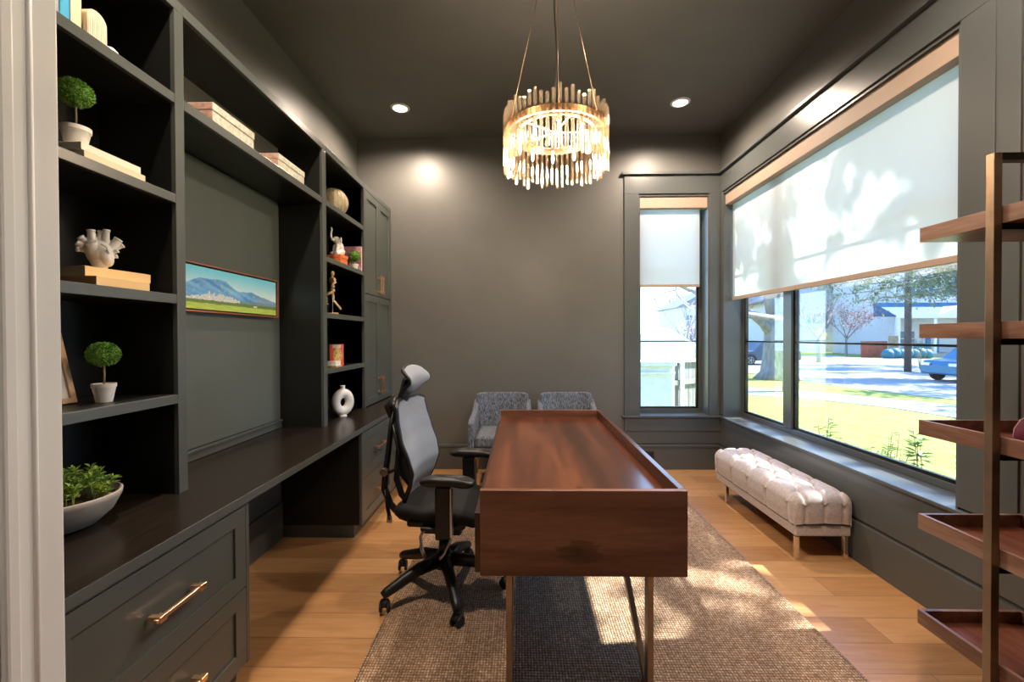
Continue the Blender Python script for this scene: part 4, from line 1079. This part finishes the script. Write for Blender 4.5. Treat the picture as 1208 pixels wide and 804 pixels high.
# ------------------------------------------------------------------ outdoors
GZ = -.60
def at(px, py, Y): return Vector(((px-614)/519*Y, Y, H+(394-py)/519*Y))
def ground(name, pts, m, z, label):
    b = B(); b.prism([(p[0], p[1]) for p in pts], 2, z-.05, z); o = b.build(name, m); o['kind'] = 'structure'; o['label'] = label; return o
b = B()
b.prism([(2.45, -12), (90, -12), (90, 110), (-30, 110), (-30, 5.12), (2.45, 5.12)], 2, GZ-.1, GZ)
o = b.build('lawn', 'lawn'); o['kind'] = 'structure'; o['label'] = 'sunlit lawn and yards'
ground('sidewalk', [(3, 19.5), (7.68, 15.26), (9.37, 14.2), (10.39, 12.57), (10.7, 11.0), (11.2, 4), (13.2, 4), (12.63, 13.0), (11.76, 14.2), (10.63, 16.16), (8.81, 17.5), (4, 21.5)], 'concrete', GZ+.02, 'curving concrete sidewalk')
ground('street', [(2, 33), (12.4, 24.0), (12.7, 20.4), (12.9, 17), (13.4, 15), (14.0, 13.6), (15, 4), (60, 4), (60, 38), (36, 38), (31, 40), (25, 44), (12, 46), (2, 50)], 'asphalt', GZ+.015, 'pale street with tree shadows')
ground('driveway', [(24.5, 38), (30, 38), (32, 46), (25, 46)], 'concrete', GZ+.03, 'driveway across the street')

def win(parent, x, y, z, w, h, shut=0):
    f = B().box(x-w/2-.08, x+w/2+.08, y-.05, y, z-.08, z+h+.08).build('window', 'outwhite', parent, world=True)
    b = B(); b.box(x-w/2, x-.03, y-.07, y-.05, z, z+h/2-.03); b.box(x+.03, x+w/2, y-.07, y-.05, z, z+h/2-.03); b.box(x-w/2, x-.03, y-.07, y-.05, z+h/2+.03, z+h); b.box(x+.03, x+w/2, y-.07, y-.05, z+h/2+.03, z+h)
    b.build('panes', 'houseglass', f, world=True)
    if shut:
        for s_ in (-1, 1): B().box(x+s_*(w/2+.32)-.2, x+s_*(w/2+.32)+.2, y-.08, y, z-.05, z+h+.05).build('shutter', 'shutter', parent, world=True)
# white house with gable, across the street
k = thing('house', 'white gabled house across the street with long blank side wall', 'house', (38, 58, GZ))
B().box(29.6, 39.4, 54, 64, GZ, 5.62).build('wall', 'siding', k, world=True)
B().box(39.4, 48.5, 54.7, 64, GZ, 5.5).build('side_wall', 'siding2', k, world=True)
B().prism([(29.6, 5.62), (39.4, 5.62), (34.5, 9.4)], 1, 54.02, 63.9).build('gable', 'siding', k, world=True)
b = B(); b.prism([(29.0, 5.3), (34.5, 9.55), (40.0, 5.3), (40.0, 5.55), (34.5, 9.85), (29.0, 5.55)], 1, 53.5, 64.4); b.build('roof', 'roofgrey', k, world=True)
b = B(); b.prism([(54.3, 5.5), (64.4, 5.5), (59.4, 9.0)], 0, 39.5, 49.0); b.build('side_roof', 'roofgrey', k, world=True)
win(k, 35.9, 54, 2.9, 1.5, 1.1, 1); win(k, 31.9, 54, 0.3, 1.4, 1.4)
B().box(33.6, 38.9, 53.95, 54, GZ, 1.8).build('garage_door', 'outwhite', k, world=True)
B().tube([(39.8, 54.6, GZ), (39.8, 54.6, 5.15), (40.0, 54.6, 5.4), (48.5, 54.6, 5.4)], .07, 8).build('downspout', 'outwhite', k, world=True)
B().box(45.2, 45.3, 54.65, 54.7, GZ, 5.5).build('corner_trim', 'outwhite', k, world=True)
# house with blue porch roof
k = thing('house', 'white house with blue porch roof and shuttered upper windows', 'house', (41, 47, GZ))
B().box(36.4, 47.5, 43.6, 52, GZ, 8.5).build('wall', 'siding', k, world=True)
B().box(34.6, 47.5, 41.3, 43.6, GZ, GZ+.35).build('porch_deck', 'concrete', k, world=True)
b = B(); b.prism([(41.0, 3.25), (43.6, 4.6), (43.6, 3.25)], 0, 34.4, 47.8); b.build('porch_roof', 'roofblue', k, world=True)
b = B(); b.prism([(38.0, 3.15), (42.4, 3.15), (40.2, 4.15)], 1, 40.9, 43.2); b.build('porch_gable', 'outwhite', k, world=True)
b = B(); b.box(34.4, 47.8, 40.95, 41.05, 3.0, 3.25); b.build('porch_fascia', 'outwhite', k, world=True)
for x in (34.6, 37.9, 42.5, 47): B().box(x, x+.28, 41.1, 41.38, GZ+.35, 3.1).build('porch_post', 'outwhite', k, world=True)
for x in (39.0, 42.2, 45.5): win(k, x, 43.6, 5.3, 1.1, 1.3, 1)
B().box(39.4, 40.6, 43.5, 43.6, GZ+.35, 2.0).build('front_door', 'shutter', k, world=True)
for x in (37.6, 43.6): win(k, x, 43.6, .4, 1.4, 1.4)
for x0 in (36.2, 41.2): B().box(x0, x0+1.5, 41.2, 41.26, GZ+.4, GZ+1.3).build('porch_rail', 'teal', k, world=True)
b = B(); b.prism([(43.2, 8.5), (52.4, 8.5), (47.8, 11.5)], 0, 35.8, 48); b.build('roof', 'roofblue', k, world=True)
# red fence, brown gate
k = thing('fence', 'red board fence beside the blank house wall', 'fence', (32.3, 40.8, GZ))
b = B()
for i in range(14): b.box(31.1+i*.17, 31.25+i*.17, 40.8, 40.86, GZ, .90)
b.build('boards', 'redfence', k, world=True); B().box(31.1, 33.4, 40.86, 40.92, .3, .42).build('rail', 'redfence', k, world=True)
k = thing('gate', 'tall brown wooden gate between red fence and porch', 'gate', (33.7, 40.6, GZ))
b = B()
for i in range(5): b.box(33.45+i*.17, 33.60+i*.17, 40.6, 40.66, GZ, 1.37)
b.build('boards', 'brownfence', k, world=True); B().box(33.45, 34.28, 40.66, 40.72, 1.0, 1.12).build('rail', 'brownfence', k, world=True)

# traffic sign
k = thing('road_sign', 'yellow diamond road sign on thin post', 'road sign', (24.4, 36.3, GZ))
c = at(963, 392, 36.3)
B().obox((c.x, 36.3, c.z-.1), (.80, .03, .80), (0, R(45), 0)).build('sign_plate', 'yellow', k, world=True, bevel=.02)
B().tube([(c.x, 36.35, GZ), (c.x, 36.35, c.z)], .05, 8).build('post', 'outwhite', k, world=True)
# utility pole
p = at(1063, 437, 24.8); k = thing('utility_pole', 'dark wooden utility pole by the street', 'pole', (p.x, 24.8, GZ))
B().tube([(p.x, 24.8, GZ), (p.x, 24.8, 9.5)], [.17, .14], 12).build('pole', 'pole', k, world=True, smooth=True)
B().box(p.x-1.2, p.x+1.2, 24.6, 24.7, 8.6, 8.75).build('crossarm', 'pole', k, world=True)

def car(label, loc, rz, m, tall=1.0):
    k = thing('car', label, 'car', loc, rz)
    L, W = 4.3, 1.75
    pr = [(-2.15, .32), (-2.12, .72), (-1.95, .90), (-1.1, 1.0), (-.45, 1.46*tall), (1.25, 1.50*tall), (1.95, 1.02), (2.12, .92), (2.15, .34), (1.75, .30), (-1.75, .30)]
    B().prism(pr, 1, -W/2, W/2).build('body', m, k, bevel=.07, seg=3)
    b = B(); b.prism([(-.92, 1.02), (-.40, 1.40*tall), (.35, 1.42*tall), (.35, 1.0)], 1, -W/2-.008, W/2+.008); b.prism([(.42, 1.0), (.42, 1.42*tall), (1.15, 1.42*tall), (1.65, 1.04)], 1, -W/2-.008, W/2+.008); b.build('side_windows', 'houseglass', k)
    for x in (-1.35, 1.35):
        for s_ in (-1, 1):
            w = B().tube([(x, s_*(W/2-.16), .34), (x, s_*(W/2+.02), .34)], .34, 24).build('wheel', 'tyre', k, bevel=.03)
            b = B(); b.tube([(x, s_*(W/2+.01), .34), (x, s_*(W/2+.035), .34)], .06, 12)
            for q in range(5):
                a = 2*PI*q/5; b.bar((x, s_*(W/2+.025), .34), (x+.22*math.cos(a), s_*(W/2+.025), .34+.22*math.sin(a)), .05, .02, up=(0, 1, 0))
            b.tube([(x+.22*math.cos(q*2*PI/20), s_*(W/2+.02), .34+.22*math.sin(q*2*PI/20)) for q in range(22)], .02, 6, cap=False); b.build('rim', 'silver', w)
            b = B(); b.tube([(x+.40*math.cos(PI*q/12), s_*(W/2+.005), .34+.40*math.sin(PI*q/12)) for q in range(13)], .035, 6); b.build('wheel_arch', 'black', k, smooth=True)
    for s_ in (-1, 1): B().box(-2.17, -2.02, s_*.6-.2, s_*.6+.2, .68, .82).build('headlight', 'silver', k, bevel=.02)
    return k
car('blue car parked at the right edge of the window view', (20.3, 19.6, GZ+.015), R(4), 'carpaint')
car('grey off-road vehicle parked behind the big tree trunk', (17.2, 31.5, GZ+.015), R(0), 'carpaint2', 1.15)

# trees and shrubs
def branchtree(b, p, d, L, r, depth, spread, rnd, tips, up=.15):
    pts = [Vector(p)]; q = Vector(p); dd = Vector(d).normalized()
    for i in range(4):
        dd = (dd+Vector((rnd.uniform(-1, 1), rnd.uniform(-1, 1), rnd.uniform(-.6, 1)))*.16+Vector((0, 0, up*.3))).normalized(); q = q+dd*L/4; pts.append(q.copy())
    b.tube(pts, [r, r*.9, r*.8, r*.7, r*.6], 8 if r > .05 else 5)
    tips += [pts[-1], pts[2], pts[3]]
    if depth:
        for i in range(rnd.choice((2, 3, 3))):
            a = rnd.uniform(0, 2*PI); ax = dd.orthogonal().normalized(); ax.rotate(Matrix.Rotation(a, 3, dd)) if False else None
            side = Matrix.Rotation(a, 3, dd) @ ax
            nd = (dd*math.cos(spread)+side*math.sin(spread)).normalized()
            branchtree(b, pts[rnd.choice((2, 3, 4))], nd, L*rnd.uniform(.62, .82), r*.58, depth-1, spread*rnd.uniform(.8, 1.2), rnd, tips, up)
def tree(label, base, h, r, leafmat=None, leafn=0, leafs=.2, seed=1, depth=4, spread=.6, trunk=None, spreadr=.8):
    rnd = random.Random(seed); k = thing('tree', label, 'tree', base)
    b = B(); b.tube([(0, 0, 0), (0, 0, r*.8), (0, 0, h*.45), (.1*r, .2*r, h)] if not trunk else trunk, [r*1.5, r*1.08, r, r*.85], 16)
    b.build('trunk', 'bark', k, smooth=True)
    b = B(); tips = []
    for i in range(4):
        a = 2*PI*i/4+seed; branchtree(b, (0, 0, h*rnd.uniform(.8, 1)), (math.cos(a)*spreadr, math.sin(a)*spreadr, .8), h*.9, r*.55, depth, spread, rnd, tips)
    b.build('branches', 'bark', k, smooth=True)
    if leafmat:
        b = B()
        for i in range(leafn):
            t = rnd.choice(tips); p = t+Vector((rnd.gauss(0, .35), rnd.gauss(0, .35), rnd.gauss(0, .3)))
            b.leaf(p, (rnd.uniform(-1, 1), rnd.uniform(-1, 1), rnd.uniform(-1, .6)), (rnd.uniform(-1, 1), rnd.uniform(-1, 1), 1), leafs, leafs*.6)
        b.build('foliage', leafmat, k, recalc=False)
    return k
# big front-yard trunk seen through the left pane
rnd = random.Random(3)
k = thing('tree', 'big thick trunked tree on the lawn with low forking branch', 'tree', (12.0, 20.9, GZ))
b = B(); b.tube([(0, 0, 0), (0, 0, .35), (0, 0, 1.1), (.02, 0, 2.1), (.15, 0, 3.0)], [.98, .68, .56, .52, .50], 20); b.build('trunk', 'bark', k, smooth=True)
b = B(); b.tube([(-.05, 0, 2.0), (-.62, -.05, 2.65), (-1.1, -.1, 3.0), (-2.2, -.1, 3.25), (-4, 0, 4.2)], [.30, .22, .19, .17, .08], 12)
b.tube([(.05, 0, 2.6), (-.25, .05, 3.6), (-.35, 0, 5.5), (-.9, 0, 8.5)], [.34, .27, .25, .15], 12); b.tube([(.2, 0, 2.7), (.45, 0, 4.0), (.9, 0, 6.5), (1.6, 0, 9)], [.42, .36, .28, .16], 12)
tips = []
for q, d in (((-4, 0, 4.2), (-1, 0, .5)), ((-.9, 0, 8.5), (-.4, .3, 1)), ((1.6, 0, 9), (.5, -.2, 1)), ((-.3, 0, 5), (-.6, -.6, .4)), ((.8, 0, 6), (1, .5, .5))): branchtree(b, q, d, 3.2, .12, 3, .6, rnd, tips)
b.build('branches', 'bark', k, smooth=True)
# bare street trees
tree('leafless tree leaning in front of the white gabled house', (22.4, 33.5, GZ), 2.0, .15, None, 0, seed=5, depth=4, spread=.55)
tree('small tree with reddish leaves before the white gabled house', (31.0, 42.5, GZ), 2.0, .10, 'redleaf', 900, .18, seed=9, depth=3)
tree('distant bare reddish tree far behind the parked vehicle', (22, 52, GZ), 3.0, .16, 'redleaf', 1200, .25, seed=12, depth=3)
# evergreen branch tree whose boughs hang into the top of the view
rnd = random.Random(21)
k = thing('tree', 'evergreen tree whose drooping boughs cross the top right of window', 'tree', (24.5, 20.5, GZ))
b = B().tube([(0, 0, 0), (0, 0, 3), (0, 0, 7.5), (0, 0, 11)], [.45, .33, .25, .1], 14); b.build('trunk', 'bark', k, smooth=True)
bb = B(); lf = B()
def bough(p0, p1, sag=.5, n=14, leaves=34):
    p0 = Vector(p0); p1 = Vector(p1); pts = []
    for i in range(n+1):
        t = i/n; p = p0.lerp(p1, t); p.z += -sag*math.sin(PI*t)*.4+rnd.uniform(-.05, .05); p.x += rnd.uniform(-.08, .08); pts.append(p)
    bb.tube(pts, [.06*(1-.8*i/n) for i in range(n+1)], 6)
    for i in range(3, n+1):
        for q in range(3):
            d = Vector((rnd.uniform(-1, 1), rnd.uniform(-1, 1), rnd.uniform(-.8, .3))).normalized(); L = rnd.uniform(.3, .9); e = pts[i]+d*L
            bb.tube([pts[i], pts[i]+d*L*.5+Vector((0, 0, .05)), e], [.02, .014, .006], 4)
            for w in range(leaves):
                t = rnd.uniform(.25, 1.05); pp = pts[i].lerp(e, t)+Vector((rnd.gauss(0, .09), rnd.gauss(0, .09), rnd.gauss(0, .08)))
                lf.leaf(pp, (d+Vector((rnd.uniform(-1, 1), rnd.uniform(-1, 1), rnd.uniform(-1, 1)))).normalized(), (0, .3, 1), .16, .06)
TB = Vector((24.5, 20.5, GZ))
for (px_, py_, Y, z0) in ((1000, 337, 22, 4.9), (1012, 352, 21, 4.4), (1040, 336, 20, 5.0), (1062, 352, 20, 4.6), (1085, 345, 19.5, 4.7), (1100, 326, 19.5, 5.2), (1030, 325, 21, 5.4), (960, 338, 23, 5.6), (985, 348, 22, 5), (1125, 340, 19, 4.6), (1075, 325, 21, 5.4)):
    bough(Vector((0, 0, z0+.7)), at(px_, py_, Y)-TB, .3, leaves=16)
bb.build('branches', 'bark', k, smooth=True); lf.build('foliage', 'treeleaf', k, recalc=False)

# shade tree beside the window (crown lets the sun through in patches)
SD = Vector((1, .117, .963))
rnd = random.Random(44)
k = thing('tree', 'broad shade tree in front of the house, casting leaf shadows on shade', 'tree', (12.5, -1.0, GZ))
b = B().tube([(0, 0, 0), (0, 0, .6), (-.1, .2, 3), (-.4, .8, 5.2)], [.6, .42, .36, .3], 16); b.build('trunk', 'bark', k, smooth=True)
b = B(); tips = []
for d in ((-1, 1.2, .6), (-.6, .3, 1), (0, 1, .7), (-1.2, .6, .4)): branchtree(b, (-.3, .6, 5.0), d, 3.0, .10, 3, .55, rnd, tips, .05)
b.build('branches', 'bark', k, smooth=True)
lf = B(); cnt = 0; TB2 = Vector((12.5, -1.0, GZ))
def shady(yw, zw):
    n = noise.noise(Vector((yw*1.9, zw*2.0, 11))) + .75*noise.noise(Vector((yw*6, zw*5, 5))) + .6*noise.noise(Vector((yw*14, zw*12, 8)))
    if zw > 1.84:
        th = -.02 + .55*smooth(2.30, 2.75, zw)*smooth(3.5, 2.3, yw) - .12*smooth(3.6, 4.6, yw) - .22*smooth(2.3, 1.9, zw)*smooth(3.6, 2.6, yw)
        return n < th-.19
    if yw < 3.02: return n < -.26 or yw > 2.95+.04*n or abs(zw-1.47-.25*(yw-2.6)) < .04+.08*n
    return zw > 1.0 or n < -.35
while cnt < 54000:
    yw = rnd.uniform(1.9, 5.0); zw = rnd.uniform(.3, 3.2)
    if zw < 1.9 and rnd.random() < .35: continue
    cnt += 1
    if not shady(yw, zw): continue
    zc = rnd.uniform(5.6, 7.6); t = (zc-zw)/SD.z
    p = Vector((2.36+SD.x*t, yw+SD.y*t, zc))
    lf.leaf(p-TB2, (rnd.uniform(-1, 1), rnd.uniform(-1, 1), rnd.uniform(-1, 1)), (rnd.uniform(-1, 1), rnd.uniform(-1, 1), rnd.uniform(-1, 1)), .085, .06)
for i in range(7000):
    p = Vector((rnd.gauss(9.8, 1.8), rnd.uniform(-6, 1.6), rnd.gauss(7.2, 1.0)))
    lf.leaf(p-TB2, (rnd.uniform(-1, 1), rnd.uniform(-1, 1), rnd.uniform(-1, 1)), (0, 0, 1), .22, .12)
lf.build('foliage', 'treeleaf', k, recalc=False)

def shrub(label, base, h, n, spread, lsize, m='leaf', name='shrub', group=None, seed=0):
    rnd = random.Random(seed); k = thing(name, label, 'plant', base, 0, group); b = B(); lf = B()
    for i in range(n):
        a = rnd.uniform(0, 2*PI); s_ = rnd.uniform(.2, 1)*spread; e = Vector((math.cos(a)*s_, math.sin(a)*s_, h*rnd.uniform(.75, 1.02)))
        m_ = e*.5+Vector((rnd.uniform(-.05, .05), rnd.uniform(-.05, .05), h*.06)); b.tube([(0, 0, 0), m_, e], [.008, .006, .003], 5)
        for q in range(26):
            t = rnd.uniform(.45, 1.0); p = m_.lerp(e, (t-.45)/.55); an = rnd.uniform(0, 2*PI)
            lf.leaf(p, (math.cos(an), math.sin(an), rnd.uniform(-.3, .5)), (0, 0, 1), lsize*rnd.uniform(.6, 1.1), lsize*.4)
    b.build('stems', 'twig', k, smooth=True); lf.build('leaves', m, k, recalc=False); return k
shrub('leafy garden stem outside, below the mullion on its right', (3.05, 4.40, GZ), 1.29, 6, .14, .075, seed=1)
shrub('low leafy garden shrub outside the middle of the large pane', (3.10, 3.86, GZ), 1.22, 20, .22, .06, seed=2)
shrub('second low shrub outside, right of the middle one', (3.0, 3.56, GZ), 1.10, 12, .13, .06, seed=8)
shrub('tall single garden stem with big leaves outside left of tray', (2.98, 3.33, GZ), 1.50, 3, .05, .10, seed=3)
shrub('small garden plant outside at right end of window', (3.0, 3.04, GZ), 1.20, 4, .12, .075, seed=4)
shrub('bare stemmed bush by the utility pole', (23.2, 26.0, GZ), 2.1, 14, .8, .10, m='bark', seed=6)
k = thing('hedge', 'blue green rounded hedge before the porch', 'hedge', (33.6, 39.2, GZ)); b = B()
for i in range(7): b.ball((i*.55-1.4, 0, .35+.1*(i % 2)), (.5, .5, .5), 12, 8)
b.build('foliage', 'teal', k, smooth=True)

# behind the narrow end window
k = thing('fence', 'weathered grey board fence outside the narrow window', 'fence', (3.1, 9, GZ))
b = B()
a0, a1 = Vector((2.62, 8.3, 0)), Vector((4.25, 9.4, 0)); d = (a1-a0); n = 14
for i in range(n):
    p = a0+d*(i/n); q = a0+d*((i+.93)/n); b.bar((p.x, p.y, GZ+.75+.0), (q.x, q.y, GZ+.75), .02, 1.55+.02*(i % 2))
b.build('boards', 'greyfence', k, world=True)
B().bar(a0+Vector((0, -.04, .55)), a1+Vector((0, -.04, .55)), .05, .09).build('rail', 'greyfence', k, world=True)
B().bar(a0+Vector((0, -.04, .96)), a1+Vector((0, -.04, .96)), .09, .04).build('cap_rail', 'outwhite', k, world=True)
for i in (0, 1, 2): 
    p = a0+d*(i*.15); B().box(p.x-.04, p.x+.04, p.y-.12, p.y-.05, GZ, 1.0).build('post', 'outwhite' if i else 'brownfence', k, world=True)
k = thing('garden_wall', 'white stucco pier and low wall outside the narrow window', 'wall', (2.2, 7.6, GZ))
B().box(2.02, 2.58, 7.5, 7.9, GZ, .94).build('pier', 'stucco', k, world=True, bevel=.01)
B().box(1.97, 2.63, 7.45, 7.95, .94, 1.02).build('cap', 'stucco', k, world=True, bevel=.01); B().box(1.99, 2.61, 7.47, 7.93, .80, .84).build('band', 'stucco', k, world=True, bevel=.005)
B().box(.6, 2.02, 7.6, 7.8, GZ, .55).build('low_wall', 'greyfence', k, world=True, bevel=.01)
k = thing('shed', 'shed with broad white sloping roof beyond the board fence', 'shed', (4.5, 15, GZ))
B().box(2.9, 6.1, 13.3, 17, GZ, .30).build('wall', 'stucco', k, world=True)
b = B(); b.prism([(2.6, .35), (3.1, 1.25), (3.9, 1.75), (4.4, 1.65), (5.4, 1.05), (6.35, .55), (6.35, .40), (2.6, .15)], 1, 13.0, 17.3); b.build('roof', 'roofwhite', k, world=True, bevel=.06)
k = thing('house', 'pale distant house with dark windows beyond narrow window', 'house', (16, 42, GZ))
B().box(14.3, 19.0, 40, 46, GZ, 4.0).build('wall', 'siding', k, world=True); B().prism([(14.0, 4.0), (19.4, 4.0), (16.8, 5.6)], 1, 39.8, 46.2).build('roof', 'roofgrey', k, world=True)
for x, z in ((15.2, 2.4), (17.0, 2.6), (15.2, .6), (17.5, .6)): win(k, x, 40, z, .5, .9)
tree('thin bare tree beyond the white sloping shed roof', (11.3, 30, GZ), 1.7, .08, None, 0, seed=31, depth=4, spread=.6)
tree('reddish leaved small tree in front of the pale distant house', (13.4, 33, GZ), 1.2, .06, 'redleaf', 500, .15, seed=35, depth=2)
k = thing('tree', 'tree whose bare bough crosses top of narrow window', 'tree', (9.8, 16.2, GZ))
B().tube([(0, 0, 0), (0, 0, 1.8), (-.2, 0, 4)], [.25, .2, .15], 12).build('trunk', 'bark', k, smooth=True)
b = B(); q0 = Vector((9.8, 16.2, GZ)); pp = [Vector((-.05, 0, 2.6)), at(830, 362, 15)-q0, at(812, 360, 15)-q0, at(800, 350, 15)-q0, at(795, 341, 15)-q0, at(782, 343, 15)-q0]
b.tube(pp, [.12, .07, .06, .045, .03, .015], 8); b.tube([pp[4], at(799, 330, 15)-q0], [.03, .01], 6); b.tube([pp[2], at(822, 348, 15)-q0, at(830, 338, 15)-q0], [.04, .02, .01], 6); b.build('branches', 'bark', k, smooth=True)
shrub('yellow green bush left of the white shed roof', (3.3, 11.8, GZ), 1.5, 10, .35, .12, seed=51)
tree('tall tree up the street right of view, shading the pale street', (31.5, 25.8, GZ), 4.0, .3, 'treeleaf', 5000, .3, seed=71, depth=4)
tree('tall tree by the sidewalk right of view, shading the near street', (25.0, 17.2, GZ), 3.8, .28, 'treeleaf', 4500, .28, seed=72, depth=4)
# neighbourhood backdrop: far row of trees
for i, (x, y, s_) in enumerate(((14, 75, 1), (27, 78, 2), (50, 74, 3), (66, 66, 4), (80, 55, 5))):
    tree('far bare tree behind the houses, ' + ('leftmost', 'second from left', 'middle', 'fourth from left', 'rightmost')[i] + ' of the row', (x, y, GZ), 4.5, .28, None, 0, seed=60+i, depth=3)
# exterior wall skin so that the house is solid from outside
sbuild(B().box(XR+T, XR+T+.04, YF, OY0-.02, GZ, ZC+.1), 'wall_outer', 'brickh', 'outside face of the house')

# ------------------------------------------------------------------ light
w = bpy.data.worlds.new('sky'); scn.world = w; w.use_nodes = True; t = w.node_tree; bg = t.nodes['Background']
tc = t.nodes.new('ShaderNodeTexCoord'); sp = t.nodes.new('ShaderNodeSeparateXYZ'); rp = t.nodes.new('ShaderNodeValToRGB')
t.links.new(tc.outputs['Generated'], sp.inputs[0]); t.links.new(sp.outputs['Z'], rp.inputs[0]); t.links.new(rp.outputs[0], bg.inputs[0])
e = rp.color_ramp.elements; e[0].position = 0; e[0].color = (.58, .78, 1, 1); e[1].position = .7; e[1].color = (.16, .42, 1, 1)
bg.inputs[1].default_value = 3.3
l = bpy.data.lights.new('sun', 'SUN'); l.energy = 20; l.angle = R(.6); l.color = (1, .95, .86)
lo = bpy.data.objects.new('sun', l); C.objects.link(lo); lo.rotation_euler = (-SD).to_track_quat('-Z', 'Y').to_euler()
# added fill light in the unseen hall, without a lamp fixture
l = bpy.data.lights.new('hall_fill', 'POINT'); l.energy = 12; l.color = (1, .9, .8); l.shadow_soft_size = .12
lo = bpy.data.objects.new('hall_fill', l); C.objects.link(lo); lo.location = (-.3, -1.6, 2.6)

# ------------------------------------------------------------------ view
scn.view_settings.view_transform = 'Standard'; scn.view_settings.look = 'None'; scn.view_settings.exposure = 1.0; scn.view_settings.gamma = 1
scn.view_settings.use_curve_mapping = False
cy = scn.cycles
cy.max_bounces = 10; cy.diffuse_bounces = 5; cy.glossy_bounces = 4; cy.transmission_bounces = 6; cy.transparent_max_bounces = 24
cy.caustics_reflective = False; cy.caustics_refractive = False; cy.sample_clamp_indirect = 4; cy.use_denoising = True
